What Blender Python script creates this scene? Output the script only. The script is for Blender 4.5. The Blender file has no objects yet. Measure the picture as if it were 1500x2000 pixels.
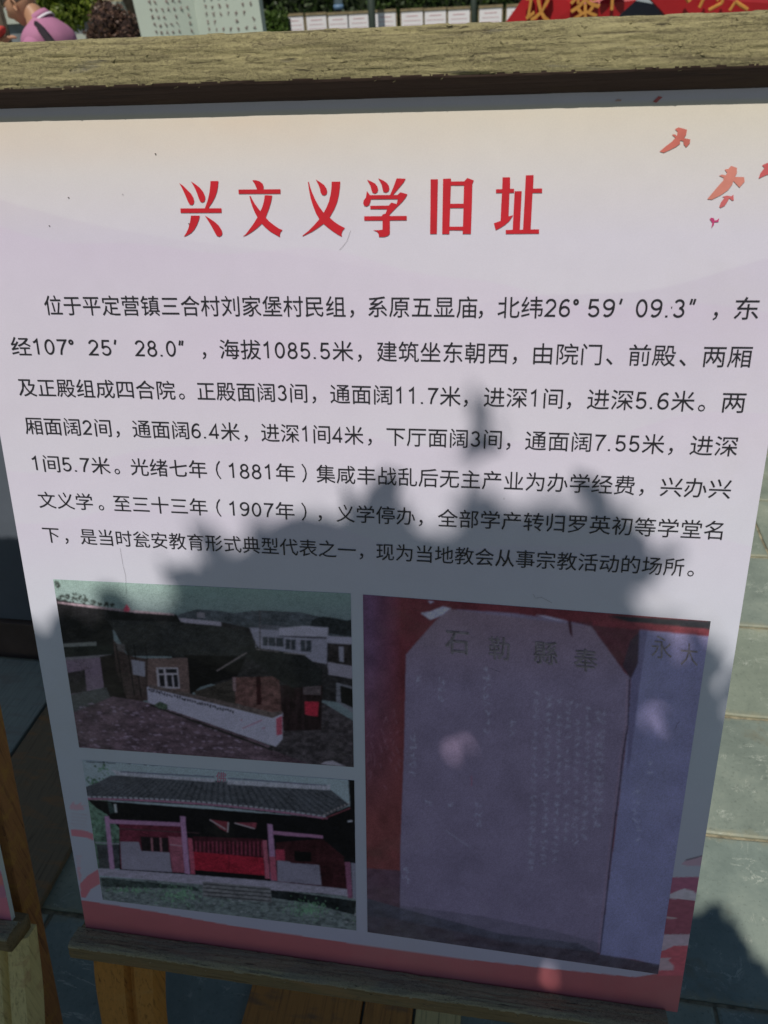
import bpy, bmesh, math, random
import numpy as np
from mathutils import Vector, Matrix

random.seed(7)
rng = np.random.default_rng(7)
scn = bpy.context.scene
COL = scn.collection

# ------------------------------------------------------------------ camera
CAM_H = 1.45
FPX = 1490.0                       # focal length, in pixels of the 1500x2000 photograph
M = np.array([[0.986610705045097, 0.04581067751093548, -0.15652698973789123],
              [0.15601400310896835, -0.5447842098264788, 0.823935553036555],
              [-0.047528386510922546, -0.8373240391567222, -0.5446370405379533]])
CAMP = np.array([0.0, 0.0, CAM_H])
cam_d = bpy.data.cameras.new('camera')
cam = bpy.data.objects.new('camera', cam_d)
COL.objects.link(cam)
R3 = Matrix(((M[0, 0], -M[0, 1], -M[0, 2]), (M[1, 0], -M[1, 1], -M[1, 2]), (M[2, 0], -M[2, 1], -M[2, 2])))
cam.matrix_world = Matrix.Translation(CAMP) @ R3.to_4x4()
cam_d.sensor_fit = 'VERTICAL'
cam_d.sensor_height = 36.0
cam_d.lens = FPX / 2000 * 36.0
cam_d.clip_start = 0.02
cam_d.clip_end = 400
cam_d.dof.use_dof = True
cam_d.dof.focus_distance = 0.86
cam_d.dof.aperture_fstop = 8.5
scn.camera = cam

# ------------------------------------------------------------------ light
SUN = np.array([-0.09, -0.5, 0.866]); SUN /= np.linalg.norm(SUN)      # towards the sun
world = bpy.data.worlds.new('World')
scn.world = world
world.use_nodes = True
wn = world.node_tree.nodes; wl = world.node_tree.links
bg = wn['Background']
sky = wn.new('ShaderNodeTexSky')
sky.sky_type = 'NISHITA'
sky.sun_disc = False
sky.sun_elevation = math.asin(SUN[2])
sky.sun_rotation = math.atan2(SUN[0], SUN[1])
sky.air_density = 1.6; sky.dust_density = 0.3; sky.ozone_density = 3.0
wl.new(sky.outputs[0], bg.inputs['Color'])
bg.inputs['Strength'].default_value = 0.05
sd = bpy.data.lights.new('sun', 'SUN')
sd.energy = 5.0
sd.angle = math.radians(0.53)
sd.color = (1.0, 0.94, 0.825)
so = bpy.data.objects.new('sun', sd)
COL.objects.link(so)
so.rotation_euler = Vector((SUN[0], SUN[1], SUN[2])).to_track_quat('Z', 'Y').to_euler()
so.location = (-1, -5, 8)
scn.view_settings.view_transform = 'Standard'
scn.view_settings.look = 'None'
scn.view_settings.exposure = -0.53
scn.view_settings.gamma = 1.0
scn.view_settings.use_curve_mapping = False

# ------------------------------------------------------------------ geometry helpers
PO = np.array([-0.12571313, 0.66173583, 1.01258006])      # a point of the board's front face
EX = np.array([1.0, 0, 0])
ED = np.array([0.0, -0.246948275, -0.969028663])          # down along the board
NN = np.array([0.0, 0.969028663, -0.246948275])           # into the board


def ray(u, v):
    return M @ np.array([(u - 750) / FPX, (v - 1000) / FPX, 1.0])


def at(u, v, Y):
    d = ray(u, v)
    return CAMP + d * (Y / d[1])


def gnd(u, v, z=0.0):
    d = ray(u, v)
    return CAMP + d * ((z - CAM_H) / d[2])


def pan(u, v, off=0.0):
    o = PO - NN * off
    d = ray(u, v)
    P = CAMP + d * (((o - CAMP) @ NN) / (d @ NN))
    return (P - PO) @ EX, (P - PO) @ ED


def pan_arr(U, V):
    d = np.stack([(U - 750) / FPX, (V - 1000) / FPX, np.ones_like(U)], -1) @ M.T
    k = ((PO - CAMP) @ NN) / (d @ NN)
    P = CAMP + d * k[..., None]
    return (P - PO) @ EX, (P - PO) @ ED


def px_arr(x, s):
    P = PO + x[..., None] * EX + s[..., None] * ED - CAMP
    c = P @ M
    return 750 + FPX * c[..., 0] / c[..., 2], 1000 + FPX * c[..., 1] / c[..., 2]


def BP(x, s, off=0.0):
    return PO + EX * x + ED * s - NN * off


def lin(c):
    c = np.asarray(c, float) / 255.0
    return np.where(c <= 0.04045, c / 12.92, ((c + 0.055) / 1.055) ** 2.4)


def tag(o, label=None, cat=None, group=None, kind=None):
    if label: o['label'] = label
    if cat: o['category'] = cat
    if group: o['group'] = group
    if kind: o['kind'] = kind
    return o


def empty(name, loc=(0, 0, 0)):
    o = bpy.data.objects.new(name, None)
    o.empty_display_size = 0.05
    o.location = loc
    COL.objects.link(o)
    return o


def link(name, me, mat=None, parent=None):
    if mat is not None and len(me.materials) == 0:
        me.materials.append(mat)
    o = bpy.data.objects.new(name, me)
    COL.objects.link(o)
    if parent is not None:
        o.parent = parent
        o.matrix_parent_inverse = Matrix.Translation(-world_loc(parent))
    return o


def world_loc(o):
    v = Vector(o.location)
    p = o.parent
    while p is not None:
        if p.type == 'EMPTY':
            v = v + Vector(p.location) if False else v
        p = p.parent
    # meshes here carry world coordinates with a zero location, so only an Empty moves its children
    return v


def mesh(name, verts, faces, smooth=False):
    me = bpy.data.meshes.new(name)
    me.from_pydata([tuple(v) for v in verts], [], faces)
    me.update()
    if smooth:
        me.polygons.foreach_set('use_smooth', [True] * len(me.polygons))
    return me


def part(name, verts, faces, mat, parent=None, smooth=False):
    return link(name, mesh(name, verts, faces, smooth), mat, parent)


def box_vf(c, sx, sy, sz, ax=None):
    """box centre c, half sizes, optional 3 axis vectors"""
    c = np.asarray(c, float)
    if ax is None:
        ax = np.eye(3)
    vs = []
    for k in (-1, 1):
        for j in (-1, 1):
            for i in (-1, 1):
                vs.append(c + ax[0] * i * sx + ax[1] * j * sy + ax[2] * k * sz)
    fs = [(0, 2, 3, 1), (4, 5, 7, 6), (0, 1, 5, 4), (2, 6, 7, 3), (0, 4, 6, 2), (1, 3, 7, 5)]
    return vs, fs


def join_vf(lst):
    V = []; F = []
    for v, f in lst:
        b = len(V)
        V += list(v)
        F += [tuple(i + b for i in q) for q in f]
    return V, F


def box(name, c, sx, sy, sz, mat, parent=None, ax=None, bevel=0.0):
    v, f = box_vf(c, sx, sy, sz, ax)
    me = mesh(name, v, f)
    if bevel:
        bm = bmesh.new(); bm.from_mesh(me)
        bmesh.ops.bevel(bm, geom=bm.edges[:], offset=bevel, segments=2, affect='EDGES', profile=0.6)
        bm.to_mesh(me); bm.free()
    return link(name, me, mat, parent)


def tube_vf(pts, rads, seg=8):
    pts = [np.asarray(p, float) for p in pts]
    V = []; F = []
    prev = None
    for i, p in enumerate(pts):
        a = pts[max(i - 1, 0)]; b = pts[min(i + 1, len(pts) - 1)]
        t = b - a; t /= np.linalg.norm(t) + 1e-9
        ref = np.array([0, 0, 1.0]) if abs(t[2]) < 0.9 else np.array([1.0, 0, 0])
        if prev is not None: ref = prev
        u = ref - t * (ref @ t); u /= np.linalg.norm(u) + 1e-9
        w = np.cross(t, u); prev = u
        for k in range(seg):
            an = 2 * math.pi * k / seg
            V.append(p + (u * math.cos(an) + w * math.sin(an)) * rads[i])
    for i in range(len(pts) - 1):
        for k in range(seg):
            k2 = (k + 1) % seg
            F.append((i * seg + k, i * seg + k2, (i + 1) * seg + k2, (i + 1) * seg + k))
    F.append(tuple(range(seg))[::-1])
    F.append(tuple((len(pts) - 1) * seg + k for k in range(seg)))
    return V, F


def grid_mesh(name, P, cols=None, smooth=False):
    n, m = P.shape[:2]
    idx = np.arange(n * m).reshape(n, m)
    q = np.stack([idx[:-1, :-1], idx[:-1, 1:], idx[1:, 1:], idx[1:, :-1]], -1).reshape(-1, 4)
    me = bpy.data.meshes.new(name)
    me.vertices.add(n * m)
    me.vertices.foreach_set('co', P.reshape(-1).astype(np.float32))
    me.loops.add(q.size)
    me.loops.foreach_set('vertex_index', q.reshape(-1).astype(np.int32))
    me.polygons.add(len(q))
    me.polygons.foreach_set('loop_start', (np.arange(len(q)) * 4).astype(np.int32))
    me.update(calc_edges=True)
    if cols is not None:
        a = me.color_attributes.new('print', 'FLOAT_COLOR', 'POINT')
        c = np.ones((n * m, 4), np.float32); c[:, :3] = cols.reshape(-1, 3)
        a.data.foreach_set('color', c.reshape(-1))
    if smooth:
        me.polygons.foreach_set('use_smooth', [True] * len(me.polygons))
    me.validate()
    return me


# value noise
_tab = rng.random((256, 256))


def vnoise(x, y):
    xi = np.floor(x).astype(int); yi = np.floor(y).astype(int)
    fx = x - xi; fy = y - yi
    fx = fx * fx * (3 - 2 * fx); fy = fy * fy * (3 - 2 * fy)
    a = _tab[xi & 255, yi & 255]; b = _tab[(xi + 1) & 255, yi & 255]
    c = _tab[xi & 255, (yi + 1) & 255]; d = _tab[(xi + 1) & 255, (yi + 1) & 255]
    return (a * (1 - fx) + b * fx) * (1 - fy) + (c * (1 - fx) + d * fx) * fy


def fbm(x, y, o=4, g=0.5):
    s = 0; a = 1; t = 0
    for k in range(o):
        s = s + a * vnoise(x * 2 ** k + 17.3 * k, y * 2 ** k + 5.1 * k); t += a; a *= g
    return s / t


# ------------------------------------------------------------------ material helpers
def new_mat(name):
    m = bpy.data.materials.new(name)
    m.use_nodes = True
    nt = m.node_tree
    return m, nt, nt.nodes['Principled BSDF']


def nd(nt, typ, **kw):
    n = nt.nodes.new(typ)
    for k, v in kw.items():
        if k in n.inputs.keys() if isinstance(k, str) else False:
            n.inputs[k].default_value = v
        else:
            setattr(n, k, v)
    return n


def ramp(nt, fac, stops, interp='LINEAR'):
    r = nt.nodes.new('ShaderNodeValToRGB')
    r.color_ramp.interpolation = interp
    els = r.color_ramp.elements
    while len(els) < len(stops): els.new(0.5)
    for e, (p, c) in zip(els, stops):
        e.position = p
        e.color = (*c, 1) if len(c) == 3 else c
    nt.links.new(fac, r.inputs[0])
    return r.outputs[0]


def coords(nt, scale=(1, 1, 1), kind='Object', rot=(0, 0, 0)):
    t = nt.nodes.new('ShaderNodeTexCoord')
    mp = nt.nodes.new('ShaderNodeMapping')
    mp.inputs['Scale'].default_value = scale
    mp.inputs['Rotation'].default_value = rot
    nt.links.new(t.outputs[kind], mp.inputs[0])
    return mp.outputs[0]


def noise(nt, vec, scale, detail=6, rough=0.55, dist=0.0, out=0):
    n = nt.nodes.new('ShaderNodeTexNoise')
    n.inputs['Scale'].default_value = scale
    n.inputs['Detail'].default_value = detail
    n.inputs['Roughness'].default_value = rough
    n.inputs['Distortion'].default_value = dist
    nt.links.new(vec, n.inputs['Vector'])
    return n.outputs[out]


def mix(nt, fac, a, b, mode='MIX'):
    n = nt.nodes.new('ShaderNodeMix'); n.data_type = 'RGBA'; n.blend_type = mode
    for sock, v in ((n.inputs[0], fac), (n.inputs[6], a), (n.inputs[7], b)):
        if hasattr(v, 'type'): nt.links.new(v, sock)
        elif isinstance(v, (int, float)): sock.default_value = v
        else: sock.default_value = (*v, 1) if len(v) == 3 else v
    return n.outputs[2]


def mth(nt, op, a, b=None, clamp=False):
    n = nt.nodes.new('ShaderNodeMath'); n.operation = op; n.use_clamp = clamp
    for i, v in enumerate((a, b)):
        if v is None: continue
        if hasattr(v, 'type'): nt.links.new(v, n.inputs[i])
        else: n.inputs[i].default_value = v
    return n.outputs[0]


def bump(nt, p, h, strength=0.3, dist=0.002, prev=None):
    b = nt.nodes.new('ShaderNodeBump')
    b.inputs['Strength'].default_value = strength
    b.inputs['Distance'].default_value = dist
    nt.links.new(h, b.inputs['Height'])
    if prev is not None: nt.links.new(prev, b.inputs['Normal'])
    nt.links.new(b.outputs[0], p.inputs['Normal'])
    return b.outputs[0]


def plain(name, c, rough=0.7, var=0.12, scale=8, bmp=0.0, spec=0.4, metal=0.0):
    m, nt, p = new_mat(name)
    v = coords(nt)
    n = noise(nt, v, scale)
    c = np.array(c)
    col = ramp(nt, n, [(0.3, tuple(c * (1 - var))), (0.7, tuple(np.minimum(c * (1 + var), 0.95)))])
    nt.links.new(col, p.inputs['Base Color'])
    p.inputs['Roughness'].default_value = rough
    p.inputs['Specular IOR Level'].default_value = spec
    p.inputs['Metallic'].default_value = metal
    if bmp:
        bump(nt, p, noise(nt, v, scale * 12), bmp, 0.003)
    return m


# print on laminated board: colours come from the painted attribute
def print_mat(name, rough=0.42, dirt=True, spec=0.3):
    m, nt, p = new_mat(name)
    a = nt.nodes.new('ShaderNodeAttribute'); a.attribute_name = 'print'
    col = a.outputs['Color']
    v = coords(nt)
    big = noise(nt, v, 5, 5, 0.6)
    col = mix(nt, 1.0, col, ramp(nt, big, [(0.3, (0.955, 0.955, 0.965)), (0.7, (1, 1, 1))]), 'MULTIPLY')
    fine = noise(nt, v, 900, 2, 0.5)
    col = mix(nt, 1.0, col, ramp(nt, fine, [(0.3, (0.955, 0.955, 0.96)), (0.7, (1, 1, 1))]), 'MULTIPLY')
    if dirt:
        vo = nt.nodes.new('ShaderNodeTexVoronoi'); vo.inputs['Scale'].default_value = 26
        vo.inputs['Randomness'].default_value = 1
        nt.links.new(v, vo.inputs['Vector'])
        sz = noise(nt, v, 14, 2)
        speck = mth(nt, 'LESS_THAN', vo.outputs['Distance'], mth(nt, 'MULTIPLY', mth(nt, 'POWER', sz, 5.0), 0.30))
        col = mix(nt, mth(nt, 'MULTIPLY', speck, 0.2), col, (0.09, 0.075, 0.06))
        sm = ramp(nt, noise(nt, v, 3.1, 8, 0.7, 0.4), [(0.52, (0, 0, 0)), (0.8, (1, 1, 1))])
        col = mix(nt, mth(nt, 'MULTIPLY', sm, 0.22), col, (0.5, 0.46, 0.38))
    nt.links.new(col, p.inputs['Base Color'])
    r = ramp(nt, big, [(0.3, (rough + .1,) * 3), (0.7, (rough - .06,) * 3)])
    nt.links.new(r, p.inputs['Roughness'])
    p.inputs['Specular IOR Level'].default_value = spec
    bump(nt, p, noise(nt, v, 60, 4), 0.12, 0.0006)
    return m


def wood_mat(name, base, dark, bare, grain=(1.2, 26, 26), crack=0.55, patch=0.45, rough=0.75, bmp=0.6, crackle=True, gscale=9):
    m, nt, p = new_mat(name)
    v = coords(nt, grain)
    g = noise(nt, v, gscale, 8, 0.65, 0.6)
    col = ramp(nt, g, [(0.25, dark), (0.46, base), (0.75, tuple(min(1, x * 1.18) for x in base))])
    v2 = coords(nt, (1.6, 6, 6))
    pt = noise(nt, v2, 7, 7, 0.6, 0.3)
    pm = ramp(nt, pt, [(patch + 0.06, (0, 0, 0)), (patch + 0.2, (1, 1, 1))])
    col = mix(nt, mth(nt, 'MULTIPLY', pm, 0.75), col, bare)
    h = g
    if crackle:
        v3 = coords(nt, (0.5, 1, 1))
        dn = noise(nt, v3, 90, 5, 0.7, 0, 1)
        vv = mix(nt, 0.03, v3, dn, 'ADD')
        # fine reticulated craquelure: noise thresholded at two scales, plus small broken cells
        f1 = noise(nt, coords(nt, (0.55, 1, 1)), 620, 4, 0.75, 0.6)
        f2 = noise(nt, coords(nt, (0.35, 1, 1)), 230, 5, 0.7, 0.8)
        vo = nt.nodes.new('ShaderNodeTexVoronoi'); vo.feature = 'DISTANCE_TO_EDGE'
        vo.inputs['Scale'].default_value = 520
        nt.links.new(vv, vo.inputs['Vector'])
        ck = ramp(nt, vo.outputs['Distance'], [(0.0, (0.15,) * 3), (0.12, (1,) * 3)])
        zone = ramp(nt, noise(nt, coords(nt, (1.3, 5, 5)), 8, 5), [(0.34, (0.35,) * 3), (0.56, (1,) * 3)])
        ckm = mth(nt, 'MULTIPLY', mth(nt, 'SUBTRACT', 1.0, ck), mth(nt, 'MULTIPLY', zone, 0.75))
        m1 = ramp(nt, f1, [(0.38, (1,) * 3), (0.48, (0,) * 3)])
        m2 = ramp(nt, f2, [(0.35, (1,) * 3), (0.43, (0,) * 3)])
        fine = mth(nt, 'MAXIMUM', mth(nt, 'MULTIPLY', m1, mth(nt, 'MULTIPLY', zone, 0.8)), mth(nt, 'MULTIPLY', m2, 0.75))
        ckm = mth(nt, 'MAXIMUM', ckm, fine)
        col = mix(nt, ramp(nt, f1, [(0.58, (0,) * 3), (0.72, (0.4,) * 3)]), col, tuple(min(1, x * 1.5) for x in base))
        col = mix(nt, mth(nt, 'MULTIPLY', ckm, 0.9), col, dark)
        # long grain cracks, bowed with the grain
        bow = noise(nt, coords(nt, (1, 2, 2)), 5, 3, 0.5, 0, 1)
        v4a = mix(nt, 0.02, coords(nt), bow, 'ADD')
        mp4 = nt.nodes.new('ShaderNodeMapping'); mp4.inputs['Scale'].default_value = (3.2, 60, 60)
        nt.links.new(v4a, mp4.inputs[0])
        lc = noise(nt, mp4.outputs[0], 5.5, 7, 0.68, 1.1)
        lcm = ramp(nt, lc, [(0.34, (1,) * 3), (0.40, (0,) * 3)])
        col = mix(nt, mth(nt, 'MULTIPLY', lcm, crack), col, tuple(x * 0.45 for x in dark))
        # bare grey-blue wood where the paint has gone
        gz = ramp(nt, noise(nt, coords(nt, (1.2, 9, 9)), 9, 6, 0.65, 0.6), [(0.60, (0,) * 3), (0.70, (0.6,) * 3)])
        col = mix(nt, gz, col, (0.17, 0.165, 0.16))
        h1 = mth(nt, 'SUBTRACT', 1.0, mth(nt, 'MAXIMUM', ckm, lcm))
        h1 = mth(nt, 'ADD', h1, mth(nt, 'MULTIPLY', f1, 0.6))
        nt.links.new(col, p.inputs['Base Color'])
        b = bump(nt, p, h1, bmp, 0.0012)
        bump(nt, p, g, bmp * 0.5, 0.002, b)
    else:
        nt.links.new(col, p.inputs['Base Color'])
        bump(nt, p, g, bmp, 0.002)
    p.inputs['Roughness'].default_value = rough
    p.inputs['Specular IOR Level'].default_value = 0.3
    return m


def leaf_mat(name, a, b, trans=0.25):
    m, nt, p = new_mat(name)
    oi = nt.nodes.new('ShaderNodeNewGeometry')
    col = ramp(nt, oi.outputs['Random Per Island'], [(0.0, a), (1.0, b)])
    v = coords(nt)
    cl = noise(nt, v, 2.2, 3)
    col = mix(nt, 1.0, col, ramp(nt, cl, [(0.35, (0.6,) * 3), (0.7, (1.25,) * 3)]), 'MULTIPLY')
    nt.links.new(col, p.inputs['Base Color'])
    p.inputs['Roughness'].default_value = 0.5
    p.inputs['Specular IOR Level'].default_value = 0.35
    tr = nt.nodes.new('ShaderNodeBsdfTranslucent')
    nt.links.new(mix(nt, 1.0, col, (1.5, 1.7, 0.7), 'MULTIPLY'), tr.inputs[0])
    mx = nt.nodes.new('ShaderNodeMixShader'); mx.inputs[0].default_value = trans
    nt.links.new(p.outputs[0], mx.inputs[1]); nt.links.new(tr.outputs[0], mx.inputs[2])
    nt.links.new(mx.outputs[0], nt.nodes['Material Output'].inputs[0])
    return m


# ------------------------------------------------------------------ ground
def slate_mat():
    m, nt, p = new_mat('slate_paving')
    g = nt.nodes.new('ShaderNodeNewGeometry')
    oi = nt.nodes.new('ShaderNodeObjectInfo')
    # own offset of the figure per slab
    mul = nt.nodes.new('ShaderNodeVectorMath'); mul.operation = 'SCALE'
    cmb = nt.nodes.new('ShaderNodeCombineXYZ')
    nt.links.new(oi.outputs['Random'], cmb.inputs[0]); nt.links.new(oi.outputs['Random'], cmb.inputs[2])
    nt.links.new(cmb.outputs[0], mul.inputs[0]); mul.inputs['Scale'].default_value = 37.0
    add = nt.nodes.new('ShaderNodeVectorMath'); add.operation = 'ADD'
    nt.links.new(g.outputs['Position'], add.inputs[0]); nt.links.new(mul.outputs[0], add.inputs[1])
    v = add.outputs[0]
    n1 = noise(nt, v, 6, 8, 0.65, 0.3)
    col = ramp(nt, n1, [(0.26, (0.135, 0.168, 0.148)), (0.5, (0.215, 0.255, 0.222)), (0.74, (0.31, 0.345, 0.29))])
    tint = ramp(nt, oi.outputs['Random'], [(0, (0.86, 0.92, 0.98)), (0.5, (1, 1, 1)), (1, (1.12, 1.08, 0.96))])
    col = mix(nt, 1.0, col, tint, 'MULTIPLY')
    # fine pale speckle and pits
    n2 = noise(nt, v, 140, 4, 0.7)
    col = mix(nt, ramp(nt, n2, [(0.3, (0.55,) * 3), (0.42, (0,) * 3)]), col, (0.07, 0.08, 0.07))
    col = mix(nt, ramp(nt, n2, [(0.62, (0,) * 3), (0.75, (0.55,) * 3)]), col, (0.34, 0.36, 0.3))
    # wandering quartz veins, broken into short lengths
    mp = nt.nodes.new('ShaderNodeMapping'); mp.inputs['Rotation'].default_value = (0, 0, 0.5)
    mp.inputs['Scale'].default_value = (1, 2.3, 1)
    nt.links.new(v, mp.inputs[0])
    vein = noise(nt, mp.outputs[0], 5.0, 7, 0.62, 1.2)
    d = mth(nt, 'ABSOLUTE', mth(nt, 'SUBTRACT', vein, 0.5))
    line = ramp(nt, d, [(0.0, (1,) * 3), (0.0065, (0,) * 3)])
    brk = ramp(nt, noise(nt, v, 11, 3), [(0.5, (0,) * 3), (0.6, (1,) * 3)])
    col = mix(nt, mth(nt, 'MULTIPLY', mth(nt, 'MULTIPLY', line, brk), 0.9), col, (0.52, 0.56, 0.5))
    mp2 = nt.nodes.new('ShaderNodeMapping'); mp2.inputs['Rotation'].default_value = (0, 0, -0.7)
    mp2.inputs['Scale'].default_value = (2.8, 1, 1)
    nt.links.new(v, mp2.inputs[0])
    vein2 = noise(nt, mp2.outputs[0], 9.0, 6, 0.6, 0.9)
    d2 = mth(nt, 'ABSOLUTE', mth(nt, 'SUBTRACT', vein2, 0.5))
    line2 = ramp(nt, d2, [(0.0, (1,) * 3), (0.01, (0,) * 3)])
    brk2 = ramp(nt, noise(nt, v, 19, 3), [(0.55, (0,) * 3), (0.64, (1,) * 3)])
    col = mix(nt, mth(nt, 'MULTIPLY', mth(nt, 'MULTIPLY', line2, brk2), 0.75), col, (0.45, 0.48, 0.42))
    # rusty and mossy stains
    st = ramp(nt, noise(nt, v, 8.5, 6, 0.7), [(0.6, (0,) * 3), (0.72, (1,) * 3)])
    col = mix(nt, mth(nt, 'MULTIPLY', st, 0.4), col, (0.17, 0.135, 0.075))
    tc = nt.nodes.new('ShaderNodeTexCoord'); sp = nt.nodes.new('ShaderNodeSeparateXYZ')
    nt.links.new(tc.outputs['Object'], sp.inputs[0])
    ed = mth(nt, 'ABSOLUTE', sp.outputs[1])
    edn = mth(nt, 'ADD', ed, mth(nt, 'MULTIPLY', mth(nt, 'SUBTRACT', noise(nt, v, 40, 5, .7), 0.5), 0.05))
    em = ramp(nt, mth(nt, 'MULTIPLY', edn, 5.0), [(0.74, (0,) * 3), (0.84, (1,) * 3)])
    col = mix(nt, mth(nt, 'MULTIPLY', em, 0.55), col, (0.30, 0.27, 0.17))
    nt.links.new(col, p.inputs['Base Color'])
    p.inputs['Roughness'].default_value = 0.55
    p.inputs['Specular IOR Level'].default_value = 0.4
    b = bump(nt, p, n1, 0.35, 0.006)
    bump(nt, p, n2, 0.3, 0.0015, b)
    return m


m_slate = slate_mat()
m_mortar = plain('sandy_mortar', (0.28, 0.25, 0.175), 0.9, 0.6, 45, 0.8)
m_mortar_n = m_mortar

PITCH = 0.3325
ROW0 = 0.7085
# far paving: one sheet to the horizon
mf, nt, p = new_mat('far_paving')
v = coords(nt, (1, 1, 1))
br = nt.nodes.new('ShaderNodeTexBrick')
br.inputs['Scale'].default_value = 1.0
br.inputs['Brick Width'].default_value = 0.666; br.inputs['Row Height'].default_value = 0.3325
br.inputs['Mortar Size'].default_value = 0.006
br.inputs['Color1'].default_value = (0.13, 0.16, 0.15, 1); br.inputs['Color2'].default_value = (0.2, 0.225, 0.19, 1)
br.inputs['Mortar'].default_value = (0.3, 0.26, 0.17, 1)
nt.links.new(v, br.inputs['Vector'])
col = mix(nt, 1.0, br.outputs[0], ramp(nt, noise(nt, v, 5, 8, 0.7), [(0.3, (0.75,) * 3), (0.7, (1.2,) * 3)]), 'MULTIPLY')
nt.links.new(col, p.inputs['Base Color']); p.inputs['Roughness'].default_value = 0.6
bump(nt, p, br.outputs['Fac'], -0.4, 0.004)
ground = part('ground', [(-150, -120, -0.012), (150, -120, -0.012), (150, 200, -0.012), (-150, 200, -0.012)], [(0, 1, 2, 3)], mf)
tag(ground, kind='structure')
pavement = empty('pavement'); tag(pavement, kind='structure')
X0, X1 = -3.6, 3.2
Y0, Y1 = ROW0 - 5 * PITCH, ROW0 + 15 * PITCH
part('mortar_bed', [(X0, Y0, -0.004), (X1, Y0, -0.004), (X1, Y1, -0.004), (X0, Y1, -0.004)], [(0, 1, 2, 3)], m_mortar_n, pavement)


def slab_mesh(w, seed):
    r = random.Random(seed)
    bm = bmesh.new()
    hw, hd = w / 2 - 0.0042, PITCH / 2 - 0.0042
    n = 9; m_ = 5
    ring = []
    for i in range(n): ring.append((-hw + 2 * hw * i / (n - 1), -hd))
    for j in range(1, m_): ring.append((hw, -hd + 2 * hd * j / (m_ - 1)))
    for i in range(1, n): ring.append((hw - 2 * hw * i / (n - 1), hd))
    for j in range(1, m_ - 1): ring.append((-hw, hd - 2 * hd * j / (m_ - 1)))
    lo = []; mid = []; top = []
    for (x, y) in ring:
        jx = r.uniform(-.0016, .0016); jy = r.uniform(-.0016, .0016)
        lo.append(bm.verts.new((x + jx, y + jy, -0.03)))
        mid.append(bm.verts.new((x + jx, y + jy, -0.003)))
        top.append(bm.verts.new((x * (1 - .004 / hw) + jx, y * (1 - .004 / hd) + jy, 0.0)))
    k = len(ring)
    for i in range(k):
        j = (i + 1) % k
        bm.faces.new((lo[i], lo[j], mid[j], mid[i]))
        bm.faces.new((mid[i], mid[j], top[j], top[i]))
    bm.faces.new(top)
    me = bpy.data.meshes.new('paving_stone')
    bm.to_mesh(me); bm.free()
    me.materials.append(m_slate)
    return me


SW = 0.62
slabs = [slab_mesh(SW, s) for s in range(4)]
offs = [0.10, 0.075, 0.30, 0.51, 0.19, 0.42, 0.02, 0.35]
cnt = 0
for r_ in range(-5, 15):
    y = ROW0 + (r_ + 0.5) * PITCH
    o0 = 0.394 if r_ == -1 else (-1.137 + 2 * SW if r_ == 1 else offs[r_ % 8])
    x = o0 - SW * math.ceil((o0 - X0) / SW)
    while x < X1:
        o = bpy.data.objects.new('paving_stone', slabs[random.randrange(4)])
        COL.objects.link(o); o.parent = pavement
        o.location = (x + SW / 2, y, 0.003 + random.uniform(-.0012, .0012))
        o.rotation_euler = (random.uniform(-.003, .003), random.uniform(-.002, .002), random.choice((0, math.pi)))
        x += SW; cnt += 1
print('slabs', cnt)

# ------------------------------------------------------------------ painting of prints
def S(c, ref=(80, 88, 110)):
    """print colour whose shaded look is c, given the look of shaded white paper"""
    return np.clip(lin(c) / lin(ref) * np.array([0.74, 0.72, 0.76]), 0.004, 0.85)


class Canvas:
    def __init__(self, U, V, base):
        self.U, self.V = U, V
        self.C = np.empty(U.shape + (3,)); self.C[:] = base

    def mask(self, pts):
        pts = np.array(pts, float)
        U, V = self.U, self.V
        a, b = pts.min(0), pts.max(0)
        box_ = (U >= a[0]) & (U <= b[0]) & (V >= a[1]) & (V <= b[1])
        out = np.zeros(U.shape, bool)
        if not box_.any(): return out
        u, v = U[box_], V[box_]
        ins = np.zeros(u.shape, bool)
        n = len(pts)
        for i in range(n):
            x1, y1 = pts[i]; x2, y2 = pts[(i + 1) % n]
            if y1 == y2: continue
            c = (v > min(y1, y2)) & (v <= max(y1, y2)) & (u < (x2 - x1) * (v - y1) / (y2 - y1) + x1)
            ins ^= c
        out[box_] = ins
        return out

    def poly(self, pts, col, alpha=1.0, tex=None):
        k = self.mask(pts)
        if not k.any(): return
        c = np.asarray(col, float)
        if tex is not None:
            t = tex(self.U[k], self.V[k])[..., None]
            c = c * t
        self.C[k] = self.C[k] * (1 - alpha) + c * alpha

    def line(self, a, b, w, col, alpha=1.0):
        a = np.array(a, float); b = np.array(b, float)
        d = b - a; d /= np.linalg.norm(d) + 1e-9; n = np.array([-d[1], d[0]]) * w / 2
        self.poly([a - n, b - n, b + n, a + n], col, alpha)

    def down(self):
        C = self.C
        n, m = C.shape[0] // 2, C.shape[1] // 2
        return C[:2 * n, :2 * m].reshape(n, 2, m, 2, 3).mean((1, 3))


def quad_uv(quad, n, m):
    """pixel coordinates of a grid that is regular on the board between four corners (TL TR BR BL in photo pixels)"""
    c = np.array([pan(*q) for q in quad])
    s, t = np.meshgrid((np.arange(m) + .5) / m, (np.arange(n) + .5) / n)
    s = (s - s[0, 0]) / (s[0, -1] - s[0, 0]); t = (t - t[0, 0]) / (t[-1, 0] - t[0, 0])
    P = (c[0] * ((1 - s) * (1 - t))[..., None] + c[1] * (s * (1 - t))[..., None] + c[2] * (s * t)[..., None] + c[3] * ((1 - s) * t)[..., None])
    return P


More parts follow.
